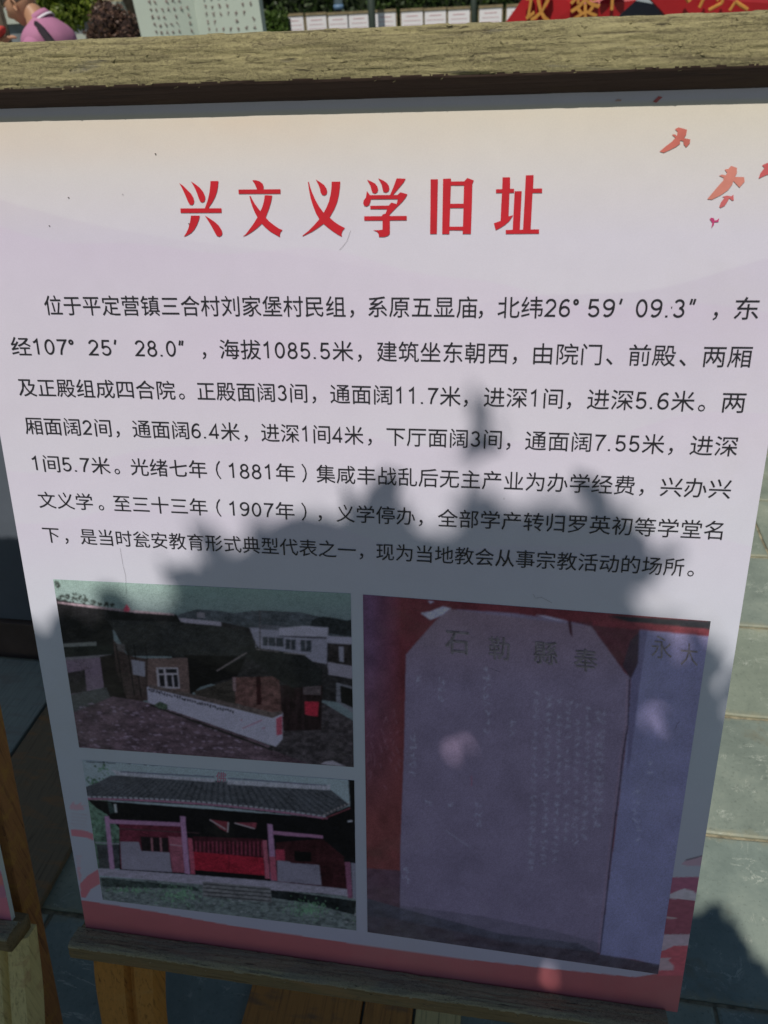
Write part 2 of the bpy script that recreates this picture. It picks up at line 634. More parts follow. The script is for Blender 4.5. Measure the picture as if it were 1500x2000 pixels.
def printed(name, quad, n, m, off, painter, mat, parent, label=None, grain=0.0, blur=1, detail=.9, gam=.38):
    P2 = quad_uv(quad, 2 * n, 2 * m)
    U, V = px_arr(P2[..., 0], P2[..., 1])
    cv = painter(U, V)
    C = cv.down()
    if grain:
        K = C.copy()
        K[1:-1, 1:-1] = (C[1:-1, 1:-1] * 2 + C[:-2, 1:-1] + C[2:, 1:-1] + C[1:-1, :-2] + C[1:-1, 2:]) / 6
        for _ in range(blur):
            Q_ = K.copy(); Q_[1:-1, 1:-1] = (K[1:-1, 1:-1] * 2 + K[:-2, 1:-1] + K[2:, 1:-1] + K[1:-1, :-2] + K[1:-1, 2:]) / 6; K = Q_
        C = K * (1 + 0.30 * (rng.random(K.shape[:2]) - .5))[..., None]
        ii, jj = np.meshgrid(np.arange(C.shape[0]), np.arange(C.shape[1]), indexing='ij')
        # local contrast as in a reproduced snapshot: mottled tones, crushed blacks
        d1 = fbm(ii / 3.2, jj / 4.6, 3, .7) - .5; d2 = fbm(ii / 16.0, jj / 22.0, 4, .6) - .5
        lum = C.mean(-1, keepdims=True)
        dt = detail * (1 - .8 * np.clip((lum[..., 0] - .22) / .25, 0, 1))
        C = C * np.clip(1 + dt * d1 + dt * .8 * d2, .15, 2.2)[..., None]
        C = C * np.clip(lum / .16, 0, 1) ** gam * grain * np.array([1.02, 0.955, 1.16])
    P = P2.reshape(n, 2, m, 2, 2).mean((1, 3))
    # stretch outermost rows back to the true outline
    full = quad_uv(quad, n, m)
    W = PO + full[..., 0:1] * EX + full[..., 1:2] * ED - NN * off
    me = grid_mesh(name, W[::-1], np.clip(C, 0, 1)[::-1])
    o = link(name, me, mat, parent)
    if label: o['label'] = label
    return o


m_print = print_mat('laminated_print')
m_photo = print_mat('laminated_photo', 0.45, True, 0.16)

BX0, BX1, BS0, BS1 = -0.4322, 0.3672, -0.432, 0.6440
sign = empty('display_sign', tuple(BP(-0.03, 0.7) * np.array([1, 1, 0])))
tag(sign, 'printed information board with red title and three photos, leaning in weathered wood rails', 'information board')
ws = 0  # all sign parts are meshed in world coordinates


def P_(name, verts, faces, mat, parent=sign, smooth=False):
    return part(name, verts, faces, mat, parent, smooth)


def paint_board(U, V):
    # cream at the top, lilac below, faint overlapping mountain outlines
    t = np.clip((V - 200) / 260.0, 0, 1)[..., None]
    t = np.maximum(t, np.clip((236 - .024 * U - V) / 10, 0, 1)[..., None])  # lilac strip under the rail: purple of its shadow put into the print
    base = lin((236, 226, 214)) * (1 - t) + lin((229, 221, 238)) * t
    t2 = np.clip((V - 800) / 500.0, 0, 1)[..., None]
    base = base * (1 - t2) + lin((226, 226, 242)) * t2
    cv = Canvas(U, V, (0, 0, 0)); cv.C = base.copy() * 0.86 * np.array([1.035, 1.075, 1.085])
    ridge = 388 + 0.235 * U - 0.00006 * U * U + 8 * np.sin(U / 130.0)
    k = np.clip((V - ridge) / 4, 0, 1) * np.clip(1 - (V - ridge) / 700, 0, 1)
    cv.C *= (1 - 0.055 * k * np.clip(1 - U / 1100, 0, 1))[..., None] ** np.array([0.8, 1.2, 0.6])
    r2 = 610 - 0.16 * (U - 900) + 14 * np.sin(U / 90.0)
    k = np.clip((V - r2) / 4, 0, 1) * np.clip(1 - (V - r2) / 300, 0, 1) * np.clip((U - 850) / 300, 0, 1)
    cv.C *= (1 - 0.06 * k)[..., None] ** np.array([0.8, 1.2, 0.6])
    pe = np.clip((V - 236 + .024 * U) / 8, 0, 1) * np.clip(1 - (V - 240 + .024 * U) / 110, 0, 1) * np.clip(1.25 - U / 1500, 0, 1) * (.5 + fbm(U / 120, V / 60))
    cv.C *= 1 - pe[..., None] * np.array([0.0, 0.07, 0.115])
    for (v0_, sl_, am_, ph_) in ((470, .12, 18, .3), (880, -.05, 22, 1.1), (1010, .06, 26, 2.0)):
        rr_ = v0_ + sl_ * (U - 300) + am_ * np.sin(U / 150. + ph_) + 8 * np.sin(U / 57.)
        kk = np.clip((V - rr_) / 5, 0, 1) * np.clip(1 - (V - rr_) / 220, 0, 1)
        cv.C *= 1 - kk[..., None] * np.array([0.0, 0.035, 0.0])
    pk = np.clip(1 - np.hypot((U - 560) / 420, (V - 700) / 160), 0, 1)[..., None]
    cv.C *= 1 - pk * np.array([0.0, 0.05, 0.0])
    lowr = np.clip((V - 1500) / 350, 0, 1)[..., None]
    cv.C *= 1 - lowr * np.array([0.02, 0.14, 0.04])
    rf = (92, 96, 126)
    # left ornaments
    z = lambda pts: [(130 + x * .14, 1560 + y * .14) for x, y in pts]
    cv.poly(z([(45, 105), (100, 35), (112, 78), (150, 82), (215, 45), (200, 90), (295, 92), (225, 110), (270, 150), (130, 158), (60, 150)]), S((112, 78, 112), rf), .85)
    for k in range(9):
        yy = 190 + k * 22
        cv.line(z([(60 + 6 * (k % 3), yy)])[0], z([(290 + 8 * (k % 2), yy + 30)])[0], 1.2, S((84, 78, 112), rf), .5)
    cv.poly(z([(65, 425), (200, 430), (300, 455), (378, 490), (378, 582), (300, 545), (200, 530), (72, 515)]), S((103, 62, 92), rf))
    for k in range(5):
        cv.line(z([(130 + 4 * k, 800 + 32 * k)])[0], z([(215 - 6 * k, 800 + 32 * k)])[0], 1.5, S((98, 78, 115), rf), .7)
    cv.poly(z([(150, 940), (215, 960), (180, 1000), (215, 1060), (190, 1180), (150, 1000)]), S((104, 76, 110), rf), .8)
    cv.poly(z([(190, 1185), (300, 1070), (445, 980), (475, 1180), (340, 1260), (270, 1380), (205, 1370)]), S((100, 58, 85), rf))
    # bottom bar
    bar = [(150, 1756), (300, 1780), (450, 1807), (692, 1843), (900, 1872), (1080, 1892), (1240, 1908), (1290, 1900), (1350, 1890), (1360, 2000), (150, 1840)]
    gk = lambda u, v: 1.0 + 0.12 * fbm(u / 60, v / 30) - 0.1 * np.clip((u - 900) / 500, 0, 1)
    cv.poly(bar, S((86, 48, 68), rf), 1, gk)
    # right ornaments
    z = lambda pts: [(1270 + x * .15, 1620 + y * .15) for x, y in pts]
    rr = (88, 92, 122)
    tx = lambda u, v: 0.82 + 0.42 * fbm(u / 9, v / 4)
    cv.poly(z([(400, 450), (460, 395), (690, 335), (700, 470), (480, 470)]), S((88, 72, 108), rr), .8)
    cv.line(z([(450, 400)])[0], z([(690, 335)])[0], 2, S((38, 36, 60), rr))
    cv.poly(z([(270, 620), (700, 615), (680, 900), (430, 770), (250, 850)]), S((78, 46, 80), rr), 1, tx)
    cv.poly(z([(240, 850), (340, 800), (440, 765), (560, 800), (640, 870), (620, 940), (400, 905), (270, 895)]), S((100, 92, 128), rr), 1, tx)
    cv.poly(z([(230, 895), (400, 905), (640, 935), (640, 1360), (150, 1365), (170, 1150)]), S((72, 40, 66), rr), 1, tx)
    cv.poly(z([(170, 1120), (330, 1150), (350, 1165), (170, 1150)]), S((120, 90, 120), rr), .8)
    cv.poly(z([(140, 1370), (600, 1358), (600, 1505), (300, 1515), (130, 1570)]), S((92, 84, 120), rr), 1, tx)
    cv.poly(z([(110, 1590), (200, 1560), (300, 1512), (600, 1505), (600, 1900), (90, 1900)]), S((98, 46, 70), rr), 1, tx)
    cv.poly(z([(100, 1670), (270, 1668), (225, 1700), (300, 1770), (290, 1830), (90, 1830)]), S((92, 80, 112), rr), 1, tx)
    cv.C *= (0.98 + 0.04 * fbm(U / 40, V / 40))[..., None]
    return cv


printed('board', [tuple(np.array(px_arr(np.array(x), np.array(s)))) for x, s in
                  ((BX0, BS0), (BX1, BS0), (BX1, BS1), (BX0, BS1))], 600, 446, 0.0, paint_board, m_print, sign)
m_foam = plain('white_foam_edge', (0.62, 0.66, 0.66), 0.7, 0.05, 30)
v, f = box_vf(BP((BX0 + BX1) / 2, (BS0 + BS1) / 2, -0.0034), (BX1 - BX0) / 2, (BS1 - BS0) / 2, 0.003, [EX, ED, NN])
P_('board_backing', v, f, m_foam)


def z_(sx, sy, ox, oy):
    return lambda pts: [(ox + x * sx, oy + y * sy) for x, y in pts]


def paint_p1(U, V):
    z = z_(.4267, .4264, 80, 1120)
    cv = Canvas(U, V, (0, 0, 0))
    S1 = lambda c: S(c, (88, 95, 126))
    t = np.clip((V - 1130) / 90, 0, 1)[..., None]
    cv.C = S1((66, 88, 102)) * (1 - t) + S1((58, 72, 92)) * t
    n2 = lambda a, b, lo, hi: (lambda u, v: lo + (hi - lo) * fbm(u / a, v / b))
    for k in range(5):
        cv.line(z([(90, 28 + 10 * k)])[0], z([(900, 130 + 16 * k)])[0], 1.0, S1((55, 70, 84)), .5)
    cv.poly(z([(600, 200), (660, 178), (720, 164), (800, 168), (880, 182), (960, 172), (1020, 168), (1100, 174), (1180, 176), (1250, 192), (1350, 214), (1430, 238), (1430, 330), (600, 270)]), S1((38, 46, 62)), 1, n2(14, 6, .6, 1.4))
    cv.poly(z([(1240, 215), (1290, 195), (1350, 205), (1400, 215), (1430, 210), (1430, 290), (1230, 260)]), S1((22, 28, 38)), 1, n2(5, 5, .4, 1.6))
    for cx, cy, r in [(72, 45, 16), (80, 60, 11), (95, 105, 18), (125, 108, 14), (165, 100, 22), (185, 112, 24), (205, 125, 20), (240, 135, 16), (300, 140, 14), (325, 143, 14), (270, 140, 8), (150, 120, 18), (75, 120, 14), (110, 125, 14)]:
        for j in range(14):
            a = rng.uniform(0, 6.28); rr = r * rng.uniform(.2, 1); q = rng.uniform(2, 6)
            x, y = cx + math.cos(a) * rr, cy + math.sin(a) * rr * .8
            cv.poly(z([(x - q, y), (x, y - q), (x + q * 1.3, y), (x, y + q)]), S1((24, 32, 38)) * rng.uniform(.5, 1.6))
    cv.poly(z([(600, 215), (640, 205), (830, 222), (1000, 260), (1430, 300), (1430, 600), (600, 480)]), S1((26, 28, 38)), 1, n2(8, 5, .4, 1.5))
    # white houses
    cv.poly(z([(630, 203), (825, 222), (825, 240), (640, 224)]), S1((82, 86, 116)))
    cv.poly(z([(715, 178), (750, 180), (750, 205), (715, 202)]), S1((64, 68, 90)))
    cv.poly(z([(955, 248), (1095, 252), (1090, 290), (1310, 300), (1308, 415), (1210, 395), (1000, 345), (975, 300)]), S1((76, 82, 112)), 1, n2(20, 3, .85, 1.15))
    cv.poly(z([(1000, 235), (1120, 240), (1120, 262), (1000, 256)]), S1((50, 56, 76)))
    cv.poly(z([(1090, 250), (1200, 240), (1315, 248), (1312, 292), (1090, 284)]), S1((88, 94, 126)))
    cv.poly(z([(1090, 284), (1312, 290), (1312, 296), (1090, 290)]), S1((40, 44, 62)))
    for q in ([(1015, 290), (1110, 294), (1110, 335), (1015, 330)], [(1120, 300), (1167, 302), (1165, 350), (1120, 346)], [(1188, 304), (1238, 306), (1238, 360), (1188, 356)]):
        cv.poly(z(q), S1((28, 34, 48)), 1, n2(6, 6, .5, 1.6))
    for x in (985, 1012, 1040, 1075, 1143, 1212):
        cv.line(z([(x, 292)])[0], z([(x, 350)])[0], 1.3, S1((88, 94, 124)), .8)
    cv.poly(z([(1308, 285), (1430, 292), (1430, 325), (1308, 318)]), S1((84, 90, 122)))
    cv.poly(z([(1312, 320), (1430, 326), (1430, 425), (1314, 405)]), S1((24, 24, 32)), 1, n2(6, 9, .5, 1.8))
    cv.poly(z([(1362, 335), (1385, 335), (1385, 405), (1366, 402)]), S1((74, 80, 108)))
    cv.poly(z([(1312, 405), (1430, 425), (1430, 482), (1316, 462)]), S1((76, 80, 108)))
    cv.poly(z([(1352, 500), (1430, 518), (1430, 640), (1352, 585)]), S1((60, 66, 88)))
    cv.poly(z([(1368, 512), (1430, 530), (1430, 615), (1372, 590)]), S1((14, 16, 22)))
    cv.line(z([(1002, 170)])[0], z([(1003, 350)])[0], 2.4, S1((44, 46, 60))); cv.line(z([(962, 172)])[0], z([(1042, 176)])[0], 1.6, S1((34, 38, 50)))
    # long roofs
    rt = lambda u, v: 0.55 + 0.35 * (np.sin((u * 0.9 + v * 0.62) * 1.25) > 0.2) + 0.6 * fbm(u / 4, v / 4)
    cv.poly(z([(60, 118), (200, 140), (390, 168), (620, 186), (650, 235), (400, 235), (330, 260), (345, 400), (110, 400)]), S1((16, 19, 27)), 1, n2(20, 20, .6, 1.4))
    cv.poly(z([(305, 212), (640, 222), (930, 258), (975, 300), (945, 382), (400, 378), (340, 268)]), S1((25, 29, 38)), 1, rt)
    cv.poly(z([(75, 128), (390, 166), (610, 184), (610, 192), (390, 176), (75, 137)]), S1((72, 70, 92)), 1, n2(3, 20, .3, 1.6))
    cv.poly(z([(378, 166), (393, 140), (410, 164), (402, 176), (384, 174)]), S1((120, 40, 66)))
    cv.poly(z([(655, 372), (940, 380), (900, 470), (730, 520), (680, 560)]), S1((12, 13, 20)))
    # left annex
    cv.poly(z([(100, 330), (330, 328), (332, 372), (110, 398)]), S1((16, 22, 28)), 1, rt)
    cv.poly(z([(100, 322), (255, 312), (256, 330), (102, 336)]), S1((58, 66, 80)))
    cv.poly(z([(110, 385), (325, 370), (325, 378), (112, 400)]), S1((62, 66, 86)))
    cv.poly(z([(112, 398), (272, 384), (294, 520), (126, 558)]), S1((62, 58, 84)), 1, n2(30, 30, .85, 1.1))
    cv.poly(z([(120, 455), (202, 440), (212, 540), (128, 552)]), S1((24, 24, 34)), 1, n2(5, 12, .5, 1.7))
    cv.poly(z([(270, 380), (330, 370), (480, 600), (330, 590), (290, 520)]), S1((18, 16, 22)))
    cv.poly(z([(128, 556), (300, 520), (320, 570), (150, 640)]), S1((40, 46, 58)))
    # brick house front
    cv.poly(z([(330, 300), (400, 376), (490, 390), (492, 580), (400, 590), (345, 440)]), S1((36, 32, 40)), 1, n2(12, 30, .7, 1.3))
    for x in (345, 395, 425, 478):
        cv.line(z([(x, 325)])[0], z([(x + 35, 560)])[0], 1.8, S1((13, 13, 18)))
    cv.poly(z([(350, 320), (383, 325), (385, 360), (352, 352)]), S1((50, 52, 66)))
    cv.poly(z([(415, 395), (476, 404), (478, 472), (424, 462)]), S1((74, 80, 108)))
    cv.poly(z([(490, 388), (672, 386), (682, 548), (490, 516)]), S1((54, 48, 58)), 1, n2(30, 30, .85, 1.15))
    cv.poly(z([(528, 430), (628, 430), (637, 526), (536, 526)]), S1((92, 96, 124)))
    for q in ([(537, 437), (561, 437), (564, 458), (539, 458)], [(571, 436), (622, 436), (624, 456), (573, 456)], [(541, 464), (565, 464), (570, 518), (545, 516)], [(576, 464), (600, 464), (605, 519), (580, 518)], [(606, 463), (626, 463), (631, 520), (611, 520)]):
        cv.poly(z(q), S1((18, 20, 32)))
    # yard
    cv.poly(z([(140, 640), (330, 562), (490, 590), (800, 690), (1060, 790), (1440, 800), (1440, 900), (170, 820)]), S1((50, 44, 62)), 1, lambda u, v: .45 + 1.2 * fbm(u / 26, v / 8) ** 1.3)
    for k in range(260):
        x = rng.uniform(150, 1200); y = 590 + rng.uniform(0, 1) * 230
        if y < 560 + max(0, (x - 480)) * .36 + abs(x - 330) * .05: continue
        w = rng.uniform(6, 34)
        cv.poly(z([(x, y), (x + w * .6, y - rng.uniform(1, 6)), (x + w, y + 3), (x + w * .5, y + rng.uniform(2, 7))]), S1((92, 88, 124)), rng.uniform(.2, .65))
    cv.poly(z([(1090, 740), (1290, 590), (1440, 680), (1440, 900), (1250, 880), (1040, 800)]), S1((34, 34, 46)), 1, lambda u, v: .3 + 1.5 * fbm(u / 9, v / 6))
    # stack of straw and the gate
    cv.poly(z([(700, 540), (890, 480), (900, 600), (840, 610), (720, 570)]), S1((34, 34, 40)), 1, n2(16, 6, .6, 1.4))
    cv.poly(z([(890, 475), (1090, 470), (1105, 655), (1050, 650), (890, 592)]), S1((50, 38, 46)), 1, lambda u, v: .4 + 1.3 * fbm(u / 7, v / 7))
    cv.poly(z([(985, 470), (1005, 470), (1010, 600), (988, 600)]), S1((30, 14, 22)))
    cv.poly(z([(1095, 510), (1290, 512), (1282, 715), (1105, 720)]), S1((22, 16, 24)), 1, n2(4, 30, .5, 1.8))
    cv.poly(z([(1208, 585), (1272, 588), (1266, 655), (1210, 645)]), S1((92, 22, 44)))
    cv.poly(z([(1200, 515), (1282, 515), (1280, 556), (1200, 553)]), S1((48, 46, 60)))
    cv.poly(z([(878, 475), (892, 475), (893, 540), (880, 535)]), S1((74, 66, 84)))
    cv.poly(z([(805, 447), (940, 352), (960, 300), (985, 340), (1080, 352), (1205, 372), (1290, 440), (1282, 512), (1150, 524), (1060, 470), (1000, 420), (940, 380)]), S1((20, 24, 32)), 1, rt)
    cv.line(z([(805, 446)])[0], z([(942, 362)])[0], 2.4, S1((66, 66, 82)))
    cv.line(z([(985, 346)])[0], z([(1090, 358)])[0], 2.2, S1((64, 64, 80)), .7)
    cv.line(z([(1110, 362)])[0], z([(1215, 372)])[0], 2.2, S1((70, 72, 88)), .7)
    # whitewashed wall with a painted slogan
    cv.poly(z([(486, 520), (502, 512), (780, 578), (1090, 640), (1106, 636), (1106, 756), (1076, 792), (900, 732), (640, 640), (492, 590)]), S1((92, 98, 138)), 1, n2(30, 20, .9, 1.1))
    cv.poly(z([(1076, 664), (1104, 650), (1104, 735), (1078, 742)]), S1((110, 46, 72)))
    cv.poly(z([(490, 515), (502, 508), (800, 576), (1060, 634), (1106, 628), (1104, 642), (1060, 662), (780, 592), (500, 524)]), S1((46, 44, 54)), 1, n2(4, 4, .4, 1.7))
    for k in range(34):
        x = 497 + k * 11.6; y = 530 + (x - 495) * .268
        for j in range(3):
            a = rng.uniform(0, 3.1); q = rng.uniform(3, 5.5)
            cx, cy = x + rng.uniform(-2.5, 2.5), y + rng.uniform(-5, 7)
            cv.line(z([(cx - q * math.cos(a), cy - q * math.sin(a))])[0], z([(cx + q * math.cos(a), cy + q * math.sin(a))])[0], 2.0, S1((10, 10, 24)), 1.0)
    for k in range(16):
        x = 915 + k * 7; y = 668 + (k * 37 % 40)
        cv.line(z([(x, y)])[0], z([(x + 6, y + 5)])[0], 2.0, S1((84, 50, 84)), .9)
    cv.line(z([(500, 600)])[0], z([(1060, 808)])[0], 4, S1((18, 22, 26)), .8)
    cv.poly(z([(520, 600), (545, 585), (580, 600), (580, 622), (540, 616)]), S1((34, 46, 48)), 1, n2(3, 3, .4, 1.8))
    cv.poly(z([(1280, 872), (1300, 860), (1335, 856), (1395, 884)]), S1((84, 88, 116)))
    return cv


def paint_p2(U, V):
    z = z_(.3933, .3934, 130, 1460)
    rf = (96, 104, 134)
    T = lambda c: S(c, rf)
    n2 = lambda a, b, lo, hi: (lambda u, v: lo + (hi - lo) * fbm(u / a, v / b))
    cv = Canvas(U, V, T((88, 106, 130)))
    for x0, x1 in ((95, 245), (300, 320), (385, 400), (415, 500), (570, 660), (745, 770), (810, 825)):
        cv.line(z([(x0, 66 + x0 * .047)])[0], z([(x1, 66 + x1 * .047)])[0], 1.6, T((20, 24, 50)))
    # foliage
    cv.poly(z([(85, 255), (200, 255), (235, 300), (265, 420), (265, 600), (150, 600), (105, 300)]), T((50, 72, 74)), 1, lambda u, v: .2 + 1.9 * fbm(u / 5, v / 5) ** 1.2)
    for k in range(90):
        cx, cy, sx_, sy_ = ((185, 105, 30, 45), (130, 165, 30, 14), (165, 400, 55, 70))[k % 3]
        x, y = cx + rng.normal() * sx_ * .6, cy + rng.normal() * sy_ * .6; q = rng.uniform(3, 8)
        cv.poly(z([(x - q, y), (x, y - q * .7), (x + q, y + 2), (x, y + q)]), T((44, 70, 66)) * rng.uniform(.4, 1.7))
    cv.poly(z([(150, 480), (265, 482), (268, 600), (165, 600)]), T((34, 40, 52)), 1, n2(9, 9, .5, 1.5))
    cv.line(z([(140, 470)])[0], z([(265, 478)])[0], 2, T((80, 86, 112)))
    # dark under eaves
    cv.poly(z([(105, 258), (1270, 348), (1400, 290), (1440, 300), (1440, 780), (1040, 700), (640, 640), (265, 610), (262, 400), (200, 330), (150, 300)]), T((13, 14, 22)))
    cv.poly(z([(205, 270), (222, 272), (250, 320), (215, 330)]), T((30, 44, 52))); cv.poly(z([(236, 280), (248, 280), (252, 322), (242, 322)]), T((100, 112, 134)))
    # roof
    def roof(u, v):
        X = (u - 130) / .3933; Y = (v - 1460) / .3934
        k = (X - 760) / (0.35 + (Y - 60) / 420.0)
        return .72 + .38 * (np.sin(k * 0.155) > -.3) + .35 * fbm(u / 2.5, v / 2.5)
    cv.poly(z([(95, 196), (160, 170), (222, 138), (300, 140), (700, 160), (1310, 208), (1405, 284), (1268, 352), (700, 290), (100, 256)]), T((40, 46, 60)), 1, roof)
    cv.poly(z([(222, 106), (240, 112), (275, 122), (735, 156), (738, 172), (250, 138)]), T((104, 114, 146)), 1, n2(2.5, 9, .6, 1.3))
    cv.poly(z([(800, 160), (1295, 188), (1310, 178), (1308, 212), (800, 182)]), T((104, 114, 146)), 1, n2(2.5, 9, .6, 1.3))
    cv.line(z([(270, 120)])[0], z([(735, 146)])[0], 1.8, T((38, 36, 74))); cv.line(z([(800, 152)])[0], z([(1290, 188)])[0], 1.8, T((38, 36, 74)))
    for k in range(46):
        f_ = k / 45.0; x = 104 + f_ * 1166; y = 248 + 14 * f_ + 82 * f_ * f_
        cv.poly(z([(x, y - 7), (x + 17, y - 6), (x + 18, y + 1), (x + 1, y)]), T((124, 128, 154)), .85)
        cv.poly(z([(x, y + 2), (x + 25, y + 3), (x + 25, y + 11), (x, y + 10)]), T((106, 72, 108)), .8)
    cv.line(z([(1268, 356)])[0], z([(1408, 300)])[0], 2.4, T((72, 40, 56)))
    for k in range(8):
        x = 1275 + k * 17; y = 335 - k * 8
        cv.poly(z([(x, y - 4), (x + 8, y - 8), (x + 10, y), (x + 2, y + 4)]), T((96, 98, 116)), .8)
    # fronts
    cv.poly(z([(262, 370), (570, 392), (588, 618), (270, 602)]), T((58, 24, 42)), 1, n2(14, 14, .7, 1.3))
    cv.line(z([(262, 402)])[0], z([(660, 424)])[0], 2.2, T((44, 34, 46)))
    cv.poly(z([(268, 466), (360, 468), (372, 512), (512, 520), (524, 617), (276, 602)]), T((82, 86, 114)), 1, n2(24, 24, .85, 1.12))
    cv.poly(z([(368, 440), (505, 448), (508, 518), (376, 512)]), T((24, 20, 30)))
    for x in (418, 462):
        cv.poly(z([(x, 446), (x + 10, 446), (x + 14, 515), (x + 5, 514)]), T((88, 64, 84)))
    cv.poly(z([(506, 440), (572, 445), (586, 620), (528, 617)]), T((88, 54, 78)), 1, n2(9, 16, .75, 1.15))
    cv.line(z([(515, 480)])[0], z([(575, 488)])[0], 1.6, T((140, 100, 128)), .7)
    cv.poly(z([(628, 440), (975, 452), (980, 548), (632, 518)]), T((40, 16, 30)))
    for k in range(17):
        x = 640 + k * 20.5
        cv.poly(z([(x, 465), (x + 7, 465), (x + 8, 520 + k * 1.2), (x + 1, 520 + k * 1.2)]), T((92, 40, 66)), .6)
    cv.poly(z([(632, 516), (978, 546), (986, 634), (636, 606)]), T((92, 20, 40)), 1, n2(20, 20, .85, 1.1))
    cv.line(z([(806, 470)])[0], z([(808, 620)])[0], 1.2, T((40, 8, 22)))
    cv.poly(z([(602, 448), (624, 450), (640, 628), (618, 626)]), T((98, 50, 76)))
    cv.poly(z([(974, 460), (994, 460), (1010, 650), (988, 650)]), T((100, 58, 84)))
    cv.poly(z([(1040, 470), (1270, 452), (1400, 560), (1396, 705), (1046, 665)]), T((38, 18, 28)), 1, n2(14, 30, .6, 1.4))
    cv.poly(z([(1036, 505), (1082, 505), (1085, 560), (1040, 558)]), T((92, 34, 58)))
    cv.poly(z([(1130, 512), (1215, 520), (1215, 565), (1134, 562)]), T((12, 12, 18)))
    cv.poly(z([(1046, 560), (1110, 565), (1112, 572), (1255, 582), (1266, 682), (1048, 662)]), T((78, 82, 110)), 1, n2(24, 24, .85, 1.12))
    for q in ([(190, 340), (212, 340), (240, 604), (217, 604)], [(564, 340), (590, 342), (614, 628), (588, 624)], [(998, 378), (1022, 382), (1046, 660), (1014, 658)]):
        cv.poly(z(q), T((98, 80, 122)), 1, n2(5, 14, .8, 1.2))
    cv.poly(z([(1006, 540), (1036, 540), (1046, 660), (1016, 656)]), T((98, 52, 78)))
    cv.poly(z([(208, 356), (570, 372), (570, 391), (210, 376)]), T((96, 76, 116)))
    cv.poly(z([(1022, 412), (1272, 436), (1272, 450), (1024, 431)]), T((92, 70, 108)))
    cv.poly(z([(712, 356), (805, 368), (802, 422), (760, 400)]), T((70, 30, 46))); cv.line(z([(712, 358)])[0], z([(790, 405)])[0], 1.8, T((112, 104, 128)))
    cv.line(z([(804, 370)])[0], z([(800, 420)])[0], 2.4, T((112, 104, 128)))
    cv.poly(z([(832, 372), (945, 372), (938, 402), (880, 390)]), T((74, 36, 54))); cv.line(z([(835, 374)])[0], z([(935, 402)])[0], 1.8, T((112, 104, 128)))
    # ground first, then plinth and steps
    cv.poly(z([(160, 640), (640, 670), (1440, 740), (1440, 910), (180, 770)]), T((62, 74, 88)), 1, lambda u, v: .25 + 1.5 * fbm(u / 8, v / 3.2))
    for k in range(300):
        x = rng.uniform(180, 1430); y = 690 + rng.uniform(0, 1) * 190
        w = rng.uniform(4, 22)
        cv.poly(z([(x, y), (x + w * .5, y - 3), (x + w, y + 1), (x + w * .4, y + 5)]), T(((104, 112, 136), (28, 36, 44), (60, 84, 78))[k % 3]), rng.uniform(.3, .8))
    cv.poly(z([(170, 645), (640, 690), (680, 720), (600, 700), (180, 690)]), T((26, 36, 42)), .9, n2(7, 7, .3, 1.9))
    cv.poly(z([(1010, 700), (1440, 760), (1430, 830), (1200, 770), (1020, 745)]), T((20, 26, 34)), 1, n2(7, 7, .3, 1.9))
    for cx, cy, sx_, sy_, n_ in ((560, 735, 90, 45, 240), (1200, 800, 90, 40, 240), (330, 712, 120, 12, 90)):
        for k in range(n_):
            x, y = cx + rng.normal() * sx_ * .55, cy + rng.normal() * sy_ * .5
            q = rng.uniform(5, 14); a = rng.normal() * .6
            cv.line(z([(x, y)])[0], z([(x + q * math.sin(a), y - q * math.cos(a))])[0], 1.5, T((62, 98, 88)) * rng.uniform(.6, 1.5), .6)
    cv.poly(z([(160, 598), (640, 632), (1020, 662), (1395, 702), (1405, 738), (1270, 722), (1010, 706), (640, 676), (165, 634)]), T((94, 98, 128)), 1, n2(9, 3, .65, 1.2))
    cv.poly(z([(676, 664), (1012, 694), (1020, 768), (678, 738)]), T((70, 76, 92)), 1, n2(8, 4, .5, 1.5))
    for k in range(4):
        y = 676 + k * 19
        cv.line(z([(680, y)])[0], z([(1016, y + 28)])[0], 2.2, T((22, 26, 34)), .85)
    cv.poly(z([(1398, 160), (1440, 162), (1436, 560), (1404, 560), (1408, 300)]), T((14, 14, 22)))
    cv.poly(z([(1395, 362), (1418, 360), (1418, 368), (1396, 370)]), T((120, 124, 140)))
    cv.poly(z([(1382, 568), (1408, 568), (1420, 748), (1396, 745)]), T((78, 52, 82))); cv.poly(z([(1412, 572), (1440, 575), (1440, 752), (1422, 748)]), T((78, 84, 112)))
    cv.poly(z([(1375, 545), (1440, 548), (1440, 570), (1378, 566)]), T((16, 18, 26)))
    return cv


